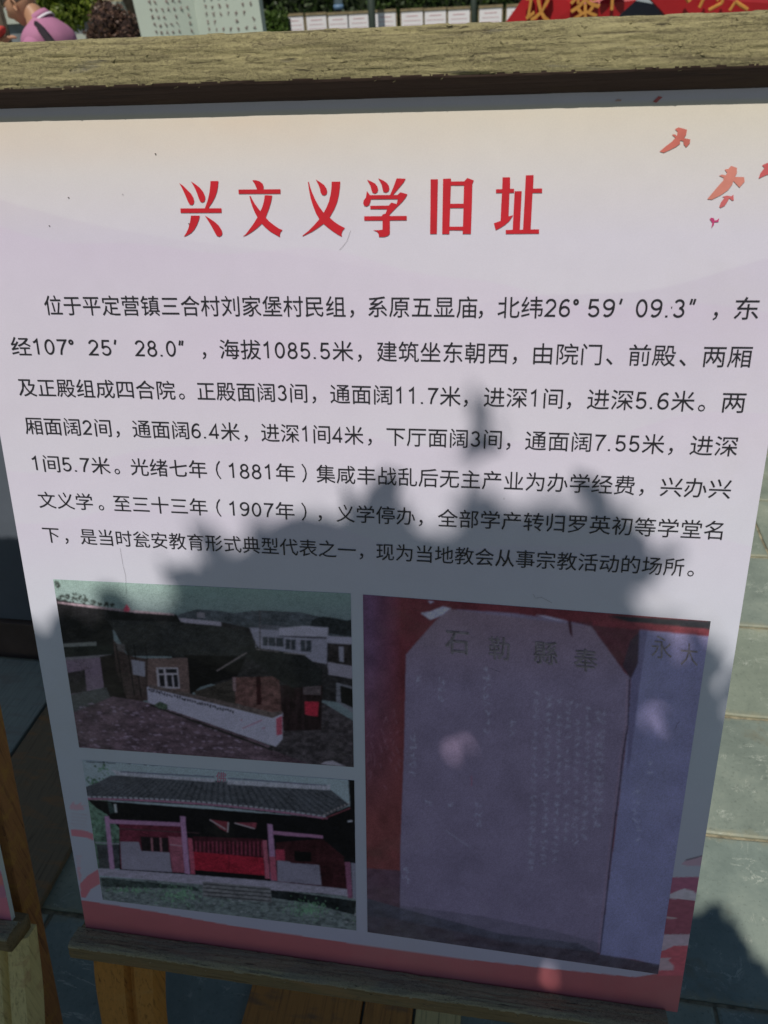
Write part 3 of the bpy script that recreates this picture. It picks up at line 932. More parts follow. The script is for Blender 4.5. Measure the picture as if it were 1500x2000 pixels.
def paint_p3(U, V):
    z = z_(.4867, .4867, 690, 1140)
    rf = (86, 92, 120)
    T = lambda c: S(c, rf) * np.array([1.0, 1.03, 1.16])
    n2 = lambda a, b, lo, hi: (lambda u, v: lo + (hi - lo) * fbm(u / a, v / b))
    cv = Canvas(U, V, (0, 0, 0))
    t = np.clip((V - 1280) / 320, 0, 1)[..., None]
    w = np.clip((U - 725) / 60, 0, 1)[..., None]
    cv.C = (T((50, 38, 62)) * (1 - w) + T((52, 24, 34)) * w) * (1 - t) + T((58, 32, 38)) * t
    cv.C *= (.7 + .7 * fbm(U / 22, V / 34))[..., None]
    for k in range(40):
        x = rng.uniform(60, 185); y = 620 + rng.normal() * 70
        cv.line(z([(x, y)])[0], z([(x + rng.uniform(-15, 15), y + rng.uniform(5, 30))])[0], 1.4, T((98, 72, 96)), .3)
    cv.poly(z([(270, 118), (310, 112), (360, 92), (395, 100), (350, 130), (310, 145)]), T((96, 98, 132)), 1, n2(3, 3, .7, 1.3))
    cv.poly(z([(880, 150), (1150, 180), (1140, 330), (1085, 350), (960, 178)]), T((44, 24, 36)), 1, n2(14, 14, .7, 1.3))
    cv.poly(z([(1080, 330), (1110, 230), (1150, 190), (1145, 330), (1112, 385)]), T((32, 26, 40)))
    stone = lambda u, v: .80 + .32 * fbm(u / 40, v / 40, 5) + .10 * (vnoise(u / 1.7, v / 1.7) - .5)
    cv.poly(z([(385, 102), (640, 118), (860, 150), (955, 172), (1030, 275), (1085, 352), (1112, 380), (1104, 560), (1085, 690), (1078, 780), (1046, 1000), (1020, 1250), (990, 1480), (600, 1430), (186, 1345), (190, 1050), (205, 650), (212, 285), (255, 235), (330, 150)]), T((68, 66, 92)), 1, stone)
    # weathering of the stone: warmer top, bluer left
    k = cv.mask(z([(385, 102), (955, 172), (1112, 380), (990, 1480), (186, 1345), (212, 285), (330, 150)]))
    tt = np.clip((1340 - V[k]) / 180, 0, 1)[..., None]
    cv.C[k] *= 1 + tt * (np.array([1.05, .9, .74]) - 1)
    cv.poly(z([(860, 150), (875, 150), (880, 215), (868, 200)]), T((36, 22, 34)))
    cv.poly(z([(1150, 180), (1432, 212), (1395, 500), (1300, 1100), (1232, 1530), (1120, 1505), (990, 1488), (1020, 1250), (1050, 1000), (1078, 780), (1104, 560), (1114, 380), (1142, 320)]), T((70, 74, 108)), 1, stone)
    cv.poly(z([(1114, 380), (1142, 320), (1146, 182), (1180, 186), (1150, 400), (1112, 700), (1096, 760)]), T((50, 50, 78)), .7)
    pts = [(1108, 380), (1102, 560), (1080, 690), (1072, 780), (1042, 1010), (1016, 1250), (990, 1480)]
    for a, b in zip(pts[:-1], pts[1:]):
        cv.line(z([a])[0], z([b])[0], 2.3, T((20, 18, 32)))
        cv.line(z([(a[0] - 9, a[1])])[0], z([(b[0] - 9, b[1])])[0], 2.6, T((84, 70, 92)), .35)
    cv.poly(z([(1020, 128), (1440, 150), (1436, 190), (1120, 158)]), T((16, 20, 30)))
    cv.poly(z([(960, 146), (1100, 152), (1436, 184), (1430, 212), (1145, 184), (960, 168)]), T((60, 26, 38)), 1, n2(14, 3, .7, 1.3))
    for q in ([(725, 125), (765, 128), (860, 150), (810, 146)], [(300, 70), (325, 72), (310, 80)]):
        cv.poly(z(q), T((92, 96, 128)))
    # floor
    cv.poly(z([(50, 1140), (190, 1150), (188, 1345), (55, 1330)]), T((44, 38, 54)), .8, n2(16, 10, .6, 1.4))
    cv.poly(z([(50, 1260), (190, 1300), (600, 1405), (900, 1440), (990, 1485), (1235, 1528), (1228, 1575), (55, 1400)]), T((34, 38, 52)), .85, n2(20, 9, .5, 1.5))
    cv.poly(z([(190, 1290), (500, 1330), (800, 1390), (985, 1440), (985, 1480), (600, 1435), (188, 1350)]), T((44, 46, 62)), .5, n2(20, 9, .6, 1.4))
    # worn inscription: rows of chisel marks, too faint to read
    for cx in (735, 785, 830, 868, 905, 945, 985, 1005):
        y = 440 + (cx - 735) * .3
        while y < 1190 - (cx - 735) * .8:
            if rng.random() < .92:
                for j in range(5):
                    a = rng.choice([0.1, 1.5, 0.7, 2.4]) + rng.normal() * .15; q = rng.uniform(4, 11)
                    x_, y_ = cx + rng.uniform(-9, 9) - (y - 440) * .03, y + rng.uniform(-9, 9)
                    cv.line(z([(x_ - q * math.cos(a), y_ - q * math.sin(a))])[0], z([(x_ + q * math.cos(a), y_ + q * math.sin(a))])[0], 1.1, T((108, 104, 134)), rng.uniform(.3, .7))
            y += 32
    for (cx, y0, y1) in ((260, 380, 410), (355, 390, 480), (535, 340, 610), (240, 620, 800), (300, 880, 910), (395, 890, 920), (500, 890, 980), (640, 560, 600), (1135, 840, 1030), (1190, 720, 760), (210, 1150, 1200)):
        y = y0
        while y < y1:
            for j in range(4):
                a = rng.choice([0.1, 1.5, 0.7, 2.4]); q = rng.uniform(4, 12)
                x_, y_ = cx + rng.uniform(-12, 12), y + rng.uniform(-10, 10)
                cv.line(z([(x_ - q * math.cos(a), y_ - q * math.sin(a))])[0], z([(x_ + q * math.cos(a), y_ + q * math.sin(a))])[0], 1.1, T((116, 112, 146)), .7)
            y += 36
    cv.line(z([(370, 988)])[0], z([(470, 1058)])[0], 1.2, T((110, 108, 146)), .5)
    cv.line(z([(475, 770)])[0], z([(475, 812)])[0], 1.4, T((100, 40, 60)), .6)
    return cv


ph1 = printed('printed_photo', [(104, 1131), (685, 1159), (691, 1498), (155, 1459.5)], 270, 400, 0.0004, paint_p1, m_photo, sign, 'printed photo of old tiled houses behind a whitewashed wall', grain=0.92)
ph2 = printed('printed_photo', [(160.5, 1484), (692, 1524), (696, 1817), (201, 1757)], 250, 400, 0.0004, paint_p2, m_photo, sign, 'printed photo of a tiled hall with red doors', grain=0.92)
ph3 = printed('printed_photo', [(709, 1161), (1388, 1213), (1285, 1902), (718, 1820)], 460, 440, 0.0004, paint_p3, m_photo, sign, 'printed photo of an inscribed stone tablet', grain=0.96, blur=1, detail=.28, gam=.12)

# ------------------------------------------------------------------ lettering
m_ink = plain('black_print', (0.02, 0.019, 0.026), 0.45, 0.1, 60)
m_red = plain('red_print', (0.55, 0.016, 0.03), 0.42, 0.08, 60)


def glyph_mesh(body, res=3):
    c = bpy.data.curves.new('glyphs', 'FONT')
    c.body = body; c.resolution_u = res; c.size = 1.0
    o = bpy.data.objects.new('glyphs', c)
    COL.objects.link(o)
    bpy.context.view_layer.update()
    me = bpy.data.meshes.new_from_object(o.evaluated_get(bpy.context.evaluated_depsgraph_get()))
    n = len(me.vertices)
    co = np.empty(n * 3, np.float32); me.vertices.foreach_get('co', co)
    faces = [tuple(p_.vertices) for p_ in me.polygons]
    bpy.data.objects.remove(o); bpy.data.curves.remove(c); bpy.data.meshes.remove(me)
    return co.reshape(-1, 3), faces


EM = 0.0213


def arc(cx, cy, rx, ry, a0, a1, n=14):
    return [(cx + rx * math.cos(math.radians(a0 + (a1 - a0) * i / n)), cy + ry * math.sin(math.radians(a0 + (a1 - a0) * i / n))) for i in range(n + 1)]


_six = [arc(.25, .215, .185, .185, 0, 360, 24), [(.066, .22), (.07, .36), (.10, .50), (.16, .61), (.25, .675), (.34, .685), (.42, .63)]]
STROKES = {
    '0': (.56, [arc(.25, .36, .185, .325, 0, 360, 28)]),
    '1': (.56, [[(.09, .565), (.19, .61), (.275, .70), (.275, .0)]]),
    '2': (.56, [arc(.25, .50, .18, .19, 168, -30, 14) + [(.25, .235), (.06, .035), (.45, .035)]]),
    '3': (.56, [arc(.24, .525, .16, .16, 155, -80, 12), arc(.24, .20, .185, .17, 88, -158, 16)]),
    '4': (.56, [[(.36, 0), (.36, .69), (.04, .19), (.48, .19)]]),
    '5': (.56, [[(.42, .685), (.125, .685), (.09, .365)] + arc(.245, .225, .185, .195, 138, -155, 16)]),
    '6': (.56, _six),
    '7': (.56, [[(.05, .685), (.455, .685), (.32, .45), (.22, .22), (.185, 0)]]),
    '8': (.56, [arc(.25, .53, .15, .155, 0, 360, 22), arc(.25, .195, .185, .18, 0, 360, 24)]),
    '9': (.56, [[(.5 - x, .72 - y) for x, y in st] for st in _six]),
    '.': (.30, [[(.10, .0), (.10, .07)]]),
    '°': (.40, [arc(.13, .60, .075, .085, 0, 360, 16)]),
    '′': (.22, [[(.14, .74), (.09, .52)]]),
    '″': (.34, [[(.14, .74), (.09, .52)], [(.26, .74), (.21, .52)]]),
}


def ribbon(pts, w, zz):
    pts = [np.array(p_, float) for p_ in pts]
    closed = np.hypot(*(pts[0] - pts[-1])) < 1e-6
    V = []; F = []
    n = len(pts)
    for i, p_ in enumerate(pts):
        a = pts[i - 1] if i > 0 else (pts[-2] if closed else p_)
        b = pts[i + 1] if i < n - 1 else (pts[1] if closed else p_)
        d1 = p_ - a; d2 = b - p_
        d1 = d1 / (np.hypot(*d1) + 1e-9); d2 = d2 / (np.hypot(*d2) + 1e-9)
        t = d1 + d2; t = t / (np.hypot(*t) + 1e-9)
        nn = np.array([-t[1], t[0]])
        ref = d1 if np.hypot(*d1) > .5 else d2
        k = w / 2 / max(.45, abs(nn @ np.array([-ref[1], ref[0]])))
        V.append((*(p_ + nn * k), zz)); V.append((*(p_ - nn * k), zz))
    for i in range(n - 1):
        F.append((2 * i, 2 * i + 1, 2 * i + 3, 2 * i + 2))
    return V, F


def line_mesh(body):
    """characters with the light, even figures of the board; third coordinate is a tiny lift for crossing strokes"""
    if not any(c in STROKES for c in body):
        return glyph_mesh(body, 2)
    V = []; F = []; x = 0.0
    for c in body:
        b = len(V)
        if c in STROKES:
            adv, sts = STROKES[c]
            x += .02
            for k, st in enumerate(sts):
                v, f = ribbon([(px_ * 1.02 + x, py_ * 1.03) for px_, py_ in st], .13 if c == '.' and False else (.084 if c != '.' else .10), k * .001)
                b = len(V); V += v; F += [tuple(i + b for i in q) for q in f]
            x += adv
        else:
            co, fc = glyph_mesh(c, 2)
            V += [(p_[0] + x, p_[1], 0) for p_ in co]; F += [tuple(i + b for i in q) for q in fc]
            x += 1.0
    return np.array(V, np.float32), F

LINES = [
    ((105, 596, 1458, 602), [("位于平定营镇三合村刘家堡村民组", 87, 675), ("，", 683, 692), ("系原五显庙", 719, 932), ("，", 936, 943), ("北纬26°", 972, 1130), ("59′", 1149, 1215), ("09.3″", 1242, 1358), ("，", 1395, 1403), ("东", 1435, 1483)]),
    ((40, 676, 1445, 696), [("经107°", 22, 145), ("25′", 171, 229), ("28.0″", 262, 360), ("，", 394, 403), ("海拔1085.5米", 429, 690), ("，", 699, 706), ("建筑坐东朝西", 736, 992), ("，", 1002, 1010), ("由院门", 1042, 1175), ("、", 1185, 1197), ("前殿", 1228, 1320), ("、", 1328, 1341), ("两厢", 1373, 1468)]),
    ((54, 756, 1433, 785), [("及正殿组成四合院", 36, 342), ("。", 348, 361), ("正殿面阔3间", 385, 600), ("，", 610, 617), ("通面阔11.7米", 645, 900), ("，", 905, 915), ("进深1间", 945, 1099), ("，", 1108, 1116), ("进深5.6米", 1147, 1357), ("。", 1364, 1379), ("两", 1410, 1456)]),
    ((66, 831, 1421, 871), [("厢面阔2间", 49, 217), ("，", 226, 233), ("通面阔6.4米", 259, 468), ("，", 476, 484), ("进深1间4米", 510, 710), ("，", 719, 726), ("下厅面阔3间", 755, 980), ("，", 989, 998), ("通面阔7.55米", 1026, 1298), ("，", 1306, 1316), ("进深", 1348, 1441)]),
    ((100, 905, 1405, 954), [("1间5.7米", 63, 215), ("。", 222, 234), ("光绪七年", 255, 404), ("（", 422, 431), ("1881年", 447, 576), ("）", 590, 599), ("集咸丰战乱后无主产业为办学经费", 618, 1240), ("，", 1250, 1258), ("兴办兴", 1290, 1428)]),
    ((90, 976, 1395, 1035), [("文义学", 75, 181), ("。", 192, 202), ("至三十三年", 222, 405), ("（", 422, 432), ("1907年", 448, 575), ("）", 590, 598), ("，", 620, 630), ("义学停办", 657, 811), ("，", 817, 827), ("全部学产转归罗英初等学堂名", 855, 1412)]),
    ((102, 1044, 1322, 1107), [("下", 84, 116), ("，", 125, 134), ("是当时瓮安教育形式典型代表之一", 157, 695), ("，", 702, 710), ("现为当地教会从事宗教活动的场所", 735, 1336), ("。", 1342, 1358)]),
]
PUNC = "，。、（）"
for (lx, ly, rx, ry), segs in LINES:
    a = np.array(pan(lx, ly)); b = np.array(pan(rx, ry))
    V = []; F = []
    for body, x0, x1 in segs:
        f0 = (x0 - lx) / (rx - lx); f1 = (x1 - lx) / (rx - lx)
        p0 = np.array(pan(x0, ly + (ry - ly) * f0)); p1 = np.array(pan(x1, ly + (ry - ly) * f1))
        co, fc = line_mesh(body)
        gx0, gx1 = co[:, 0].min(), co[:, 0].max()
        if body in PUNC:
            sx = EM; cx = (p0[0] + p1[0]) / 2; X = cx + (co[:, 0] - (gx0 + gx1) / 2) * sx
        else:
            sx = (p1[0] - p0[0]) / (gx1 - gx0); X = p0[0] + (co[:, 0] - gx0) * sx
        sc = (p0[1] + p1[1]) / 2
        tilt = (p1[1] - p0[1]) / max(p1[0] - p0[0], 1e-6) if body not in PUNC else 0
        Sd = sc + (X - (p0[0] + p1[0]) / 2) * tilt - (co[:, 1] - 0.385) * EM
        base = len(V)
        W = PO + X[:, None] * EX + Sd[:, None] * ED - NN * (0.0006 + co[:, 2:3] * .02)
        V += list(W); F += [tuple(i + base for i in q) for q in fc]
    P_('text_line', V, F, m_ink)

# title, six display characters traced as outlines
zA = lambda pts: [(330 + x * .16, 330 + y * .16) for x, y in pts]
zB = lambda pts: [(570 + x * .16, 330 + y * .16) for x, y in pts]
zC = lambda pts: [(820 + x * .17333, 330 + y * .17333) for x, y in pts]
TITLE = [
    (zA, [[(128, 172), (175, 205), (225, 255), (270, 300), (298, 345), (310, 390), (305, 425), (285, 442), (255, 435), (235, 400), (212, 345), (190, 295), (165, 240)],
          [(272, 152), (330, 190), (380, 230), (420, 280), (442, 330), (446, 365), (436, 398), (410, 411), (385, 400), (368, 365), (350, 310), (325, 250), (300, 200)],
          [(510, 148), (606, 148), (600, 215), (588, 280), (565, 345), (530, 410), (495, 458), (485, 482), (440, 482), (452, 450), (475, 385), (495, 300), (505, 215)],
          [(143, 482), (643, 480), (645, 534), (145, 536)],
          [(272, 570), (378, 570), (368, 620), (345, 680), (315, 735), (275, 780), (225, 810), (182, 828), (215, 780), (240, 725), (260, 650)],
          [(440, 568), (500, 605), (560, 645), (610, 690), (645, 745), (655, 785), (645, 812), (615, 828), (585, 815), (565, 780), (530, 715), (490, 645)]]),
    (zA, [[(1020, 138), (1065, 138), (1110, 152), (1145, 180), (1158, 215), (1155, 250), (1078, 250), (1062, 215), (1045, 175)],
          [(850, 252), (1363, 248), (1363, 302), (853, 304)],
          [(985, 332), (1000, 330), (1020, 375), (1050, 425), (1085, 475), (1118, 515), (1140, 470), (1160, 400), (1172, 320), (1262, 325), (1250, 395), (1225, 480), (1182, 592),
           (1225, 640), (1290, 690), (1340, 725), (1388, 745), (1365, 770), (1355, 800), (1358, 832), (1300, 800), (1240, 765), (1180, 715), (1135, 668), (1080, 720), (1010, 772), (950, 808), (900, 828),
           (940, 795), (990, 730), (1040, 660), (1082, 590), (1050, 530), (1020, 460), (998, 390)]]),
    (zB, [[(198, 160), (210, 158), (222, 210), (250, 290), (290, 380), (335, 460), (390, 535), (425, 470), (455, 395), (475, 310), (485, 230), (488, 156), (592, 155), (588, 225), (575, 320), (555, 405), (520, 490), (462, 592),
           (520, 645), (580, 685), (650, 722), (620, 755), (608, 790), (614, 828), (560, 800), (500, 760), (440, 715), (388, 670), (320, 720), (250, 765), (190, 795), (130, 824), (135, 810),
           (200, 760), (270, 690), (338, 612), (295, 540), (260, 450), (232, 360), (212, 260)],
          [(295, 130), (345, 160), (395, 195), (425, 240), (433, 275), (425, 310), (395, 325), (370, 315), (352, 285), (345, 245), (325, 190)]]),
    (zB, [[(920, 132), (975, 155), (1020, 180), (1045, 215), (1055, 250), (1045, 285), (1015, 302), (985, 290), (972, 255), (960, 205)],
          [(1055, 115), (1115, 140), (1160, 170), (1185, 205), (1192, 240), (1180, 275), (1150, 290), (1118, 280), (1108, 245), (1095, 185)],
          [(1280, 115), (1390, 120), (1365, 165), (1315, 225), (1235, 318), (1200, 318), (1240, 225)],
          [(918, 270), (955, 320), (1290, 318), (1325, 285), (1412, 308), (1390, 350), (1350, 400), (1305, 445), (1288, 460), (1195, 555), (1195, 575), (1403, 573), (1403, 626), (1197, 628), (1197, 790), (1175, 815), (1130, 830), (1065, 830), (1060, 790), (1040, 765), (992, 748), (1050, 748), (1085, 745), (1108, 740), (1108, 628), (885, 630), (884, 578), (1100, 576), (1110, 555), (1145, 545), (1165, 490), (960, 490), (958, 450), (1185, 447), (1215, 410), (1280, 428), (1295, 368), (965, 370), (960, 400), (945, 440), (915, 458), (885, 450), (872, 420), (878, 385), (905, 350)]]),
    (zC, [[(122, 118), (204, 116), (198, 420), (192, 732), (116, 733), (120, 420)],
          [(262, 112), (350, 108), (352, 142), (500, 140), (535, 102), (608, 128), (592, 170), (586, 420), (575, 732), (482, 732), (484, 692), (334, 690), (333, 734), (252, 734), (257, 420)]]),
    (zC, [[(932, 95), (1017, 94), (1016, 225), (1062, 224), (1062, 268), (1010, 270), (1000, 535), (1052, 520), (1010, 585), (960, 630), (905, 665), (855, 690), (834, 612), (910, 585), (918, 400), (925, 270), (858, 272), (858, 230), (928, 228)],
          [(1068, 252), (1148, 250), (1126, 686), (1162, 684), (1178, 400), (1194, 72), (1282, 70), (1276, 222), (1378, 220), (1378, 270), (1270, 270), (1248, 682), (1343, 680), (1343, 728), (968, 732), (968, 688), (1046, 686), (1058, 450)]]),
]
HOLES = [(zC, (350, 186, 498, 392)), (zC, (342, 440, 492, 650))]
for ci, (zf, polys) in enumerate(TITLE):
    bm = bmesh.new()
    for pi_, pts in enumerate(polys):
        q = [pan(*p_) for p_ in zf(pts)]
        vs = [bm.verts.new(tuple(BP(x, s, 0.0006 + 0.00002 * pi_))) for x, s in q]
        if ci == 4 and pi_ == 1:
            es = [bm.edges.new((vs[i], vs[(i + 1) % len(vs)])) for i in range(len(vs))]
            for zf2, (a0, b0, a1, b1) in HOLES:
                hq = [pan(*p_) for p_ in zf2([(a0, b0), (a1, b0), (a1 - 6, b1), (a0 - 8, b1)])]
                hv = [bm.verts.new(tuple(BP(x, s, 0.00062))) for x, s in hq]
                es += [bm.edges.new((hv[i], hv[(i + 1) % 4])) for i in range(4)]
            bmesh.ops.triangle_fill(bm, edges=es, use_beauty=True)
        else:
            bm.faces.new(vs)
    bmesh.ops.triangulate(bm, faces=bm.faces[:])
    me = bpy.data.meshes.new('title_character'); bm.to_mesh(me); bm.free()
    link('title_character', me, m_red, sign)


def glyph_on_board(body, cx, cy, w, h, mat, name, parent, skew=0.0, off=0.0008, slope=0.0):
    """one character centred on a photo pixel, w x h photo pixels"""
    co, fc = glyph_mesh(body, 2)
    c = np.array([(co[:, 0].min() + co[:, 0].max()) / 2, (co[:, 1].min() + co[:, 1].max()) / 2])
    ex = co[:, 0] - c[0]; ey = co[:, 1] - c[1]
    ex = ex / (np.abs(ex).max() * 2) * w; ey = ey / (np.abs(ey).max() * 2) * h
    U = cx + ex + ey * skew; V = cy - ey + ex * slope
    x, s = pan_arr(U, V)
    W = PO + x[:, None] * EX + s[:, None] * ED - NN * off
    return part(name, list(W), fc, mat, parent)


m_pinkprint = plain('faded_pink_print', (0.62, 0.22, 0.36), 0.45, 0.1, 60)
m_chisel = plain('pale_chisel_print', (0.34, 0.29, 0.36), 0.45, 0.4, 300)
m_chisel_d = plain('dark_chisel_print', (0.25, 0.205, 0.265), 0.45, 0.5, 160)
glyph_on_board('佛', 432, 1517, 20, 20, m_pinkprint, 'ridge_character', ph2)
for ch, cx, cy, w in (('石', 892, 1254, 46), ('勒', 974, 1265, 40), ('縣', 1065, 1274, 46), ('奉', 1143, 1288, 46), ('永', 1290, 1262, 40), ('大', 1344, 1276, 34)):
    glyph_on_board(ch, cx, cy, w, 44, m_chisel_d, 'tablet_character', ph3, slope=0.08) if ch not in '永大' else None
    glyph_on_board(ch, cx + 1.8, cy + 1.6, w, 44, m_chisel, 'tablet_character_edge', ph3, slope=0.08, off=0.0007)

# small red birds
mb = {}
zb = lambda pts: [(1200 + x * .2, 200 + y * .2) for x, y in pts]
BIRDS = [
    ([(440, 480), (500, 430), (560, 385), (595, 345), (560, 315), (590, 312), (610, 330), (615, 285), (590, 262), (625, 245), (665, 255), (708, 268), (700, 315), (678, 350), (740, 362), (735, 400), (700, 440), (675, 410), (672, 378), (640, 372), (640, 405), (600, 435), (540, 465), (480, 492)], (0.62, 0.17, 0.14)),
    ([(905, 945), (960, 880), (1010, 820), (1060, 765), (1065, 735), (1020, 715), (1050, 705), (1085, 712), (1100, 690), (1075, 655), (1110, 650), (1140, 620), (1195, 640), (1195, 690), (1175, 728), (1265, 730), (1270, 775), (1220, 832), (1190, 800), (1160, 768), (1150, 800), (1110, 855), (1040, 905), (950, 950)], (0.62, 0.23, 0.19)),
    ([(1022, 1020), (1040, 975), (1075, 930), (1050, 922), (1100, 910), (1140, 918), (1160, 900), (1165, 955), (1150, 960), (1120, 935), (1105, 965), (1075, 1010), (1035, 1030)], (0.58, 0.14, 0.15)),
    ([(928, 1140), (945, 1125), (970, 1132), (978, 1155), (1000, 1150), (1022, 1130), (1015, 1168), (975, 1170), (970, 1195), (945, 1228), (955, 1175)], (0.55, 0.06, 0.2)),
    ([(1405, 745), (1425, 690), (1465, 640), (1440, 615), (1490, 592), (1560, 600), (1600, 640), (1560, 690), (1480, 710)], (0.6, 0.12, 0.13)),
    ([(375, -5), (400, -30), (430, -60), (470, -50), (440, -25), (410, 5)], (0.6, 0.15, 0.16)),
    ([(0, -10), (30, -30), (70, -25), (60, -10)], (0.6, 0.4, 0.38)),
]
for pts, c in BIRDS:
    mt = plain('bird_print', c, 0.42, 0.15, 40)
    bm = bmesh.new()
    vs = [bm.verts.new(tuple(BP(*pan(*q), 0.0006))) for q in zb(pts)]
    bm.faces.new(vs); bmesh.ops.triangulate(bm, faces=bm.faces[:])
    me = bpy.data.meshes.new('printed_bird'); bm.to_mesh(me); bm.free()
    link('printed_bird', me, mt, sign)

# hair-thin scratches and a few scraps of grit on the board
m_scratch = plain('grit', (0.10, 0.08, 0.07), 0.8, 0.3, 300)
lst = []
for path in ([(685, 450), (678, 470), (668, 483), (663, 488)], [(1041, 1160), (1046, 1168), (1058, 1166), (1072, 1174), (1078, 1177)],
             [(235, 1070), (240, 1100), (246, 1125), (247, 1160)], [(1318, 1425), (1322, 1414), (1328, 1408)], [(958, 1305), (966, 1308), (976, 1312)]):
    pts = [BP(*pan(*q), 0.0008) for q in path]
    lst.append(tube_vf(pts, [0.0001] * len(pts), 4))
for k in range(7):
    x = random.uniform(-0.42, 0.36); s = random.choice((random.uniform(-.37, -.28), random.uniform(-.37, .3)))
    r_ = random.uniform(.0003, .0006)
    lst.append(box_vf(BP(x, s, .0007), r_, r_ * random.uniform(.5, 1.6), .0004, [EX, ED, NN]))
v, f = join_vf(lst)
tag(P_('grit', v, f, m_scratch), kind='stuff')

# ------------------------------------------------------------------ rails
m_rail = wood_mat('peeling_olive_paint', (0.395, 0.35, 0.19), (0.085, 0.07, 0.045), (0.29, 0.245, 0.155), crack=0.85, patch=0.5)
m_rail2 = wood_mat('dull_olive_paint', (0.47, 0.42, 0.27), (0.12, 0.105, 0.075), (0.38, 0.36, 0.27), grain=(1.0, 30, 30), crack=0.9, patch=0.42, gscale=7)
m_undershade = wood_mat('shaded_underside_brown', (0.05, 0.03, 0.024), (0.028, 0.018, 0.016), (0.07, 0.045, 0.03), crack=0.3, patch=0.5, crackle=False)  # darker brown puts the shade of the top rail's underside into the colour


def rail(name, x0, x1, prof, slope, mat, mat_low, low_from, seed, parent, amp=0.0006, nx=900, warp=0.0004, flake_n=160):
    """prof: list of (s, off) round the section, front side first; swept along the board's x"""
    pr = np.array(prof, float)
    seg = np.hypot(*(np.roll(pr, -1, 0) - pr).T)
    pts = []; flags = []
    for i in range(len(pr)):
        a, b = pr[i], pr[(i + 1) % len(pr)]
        fine = pr[i][1] > -0.01 or pr[(i + 1) % len(pr)][1] > -0.01
        n = max(1, int(seg[i] / (0.0011 if fine else 0.008)))
        for k in range(n):
            pts.append(a + (b - a) * k / n); flags.append(i)
    pts = np.array(pts); m_ = len(pts)
    # smooth the section a little
    for _ in range(2):
        pts = (np.roll(pts, 1, 0) + 2 * pts + np.roll(pts, -1, 0)) / 4
    tn = np.roll(pts, -1, 0) - np.roll(pts, 1, 0)
    nr = np.stack([-tn[:, 1], tn[:, 0]], 1); nr /= np.linalg.norm(nr, axis=1)[:, None]
    cen = pts.mean(0)
    if ((pts - cen) * nr).sum() < 0: nr = -nr
    xs = np.linspace(x0, x1, nx)
    J = np.arange(m_)[None, :] * 1.0; X = xs[:, None]
    arc = np.concatenate([[0], np.cumsum(np.hypot(*(pts[1:] - pts[:-1]).T))])[None, :]
    h = (fbm(X * 26 + seed, arc * 260 + seed, 5, .6) - .5) * 2 * amp
    cr = fbm(X * 18 + 3 * seed, arc * 330 + seed * 2, 4)
    h -= amp * 1.5 * np.clip((0.40 - cr) / 0.05, 0, 1)
    h += amp * 1.1 * np.clip((fbm(X * 42 + 9, arc * 500 + seed, 3) - .62) / .05, 0, 1)
    wv = (fbm(X * 3.2 + seed, X * 0 + 1.0, 3) - .5) * 2 * warp
    calm = np.clip((pts[:, 0] - pts[:, 0].min()) / (np.ptp(pts[:, 0])), 0, 1)
    h = h * (1 - .8 * np.clip((calm - .70) / .1, 0, 1))[None, :]
    Sg = pts[None, :, 0] + nr[None, :, 0] * h + slope * (X + 0.03) + wv
    Og = pts[None, :, 1] + nr[None, :, 1] * h
    P = PO + (X * np.ones_like(Sg))[..., None] * EX + Sg[..., None] * ED - Og[..., None] * NN
    P = np.concatenate([P, P[:, :1]], 1)
    me = grid_mesh(name, P)
    bm = bmesh.new(); bm.from_mesh(me)
    bmesh.ops.remove_doubles(bm, verts=bm.verts, dist=1e-6)
    ends = [e for e in bm.edges if e.is_boundary]
    bmesh.ops.holes_fill(bm, edges=ends)
    bmesh.ops.recalc_face_normals(bm, faces=bm.faces)
    bm.to_mesh(me); bm.free()
    me.materials.append(mat); me.materials.append(mat_low)
    cc = np.empty(len(me.polygons) * 3, np.float32); me.polygons.foreach_get('center', cc)
    cc = cc.reshape(-1, 3) - PO
    x_, s_, o_ = cc @ EX, cc @ ED, -(cc @ NN)
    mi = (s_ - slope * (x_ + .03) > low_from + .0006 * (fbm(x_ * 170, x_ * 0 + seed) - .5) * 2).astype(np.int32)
    me.polygons.foreach_set('material_index', mi)
    o = link(name, me, None, parent)
    # curled flakes of paint, joined
    lst = []
    r = random.Random(seed)
    front = [i for i in range(m_) if pts[i][1] > pts[:, 1].max() - 0.006 and nr[i][1] > .6]
    for k in range(flake_n):
        j = r.choice(front); x = r.uniform(x0 + .01, x1 - .01)
        i = int((x - x0) / (x1 - x0) * (nx - 1))
        c = P[i, j]
        L = r.uniform(.0012, .005) * (1.4 if r.random() < .2 else 1); W_ = r.uniform(.0003, .0007); up = r.uniform(.0003, .0009)
        dx = EX * L; n_ = -NN; dn = ED * r.uniform(-.0012, .0012)
        a = c - dx / 2 + dn; b = c + dx / 2 - dn; e = c + n_ * up + ED * W_ * r.choice((-1, 1))
        lst.append(([a, b, b + n_ * up * .6 - ED * W_, e, a + n_ * up * .4 - ED * W_], [(0, 1, 2), (0, 2, 3), (0, 3, 4)]))
    if lst:
        v, f = join_vf(lst)
        fl = part('paint_flake', v, f, mat, o); tag(fl, kind='stuff')
    return o


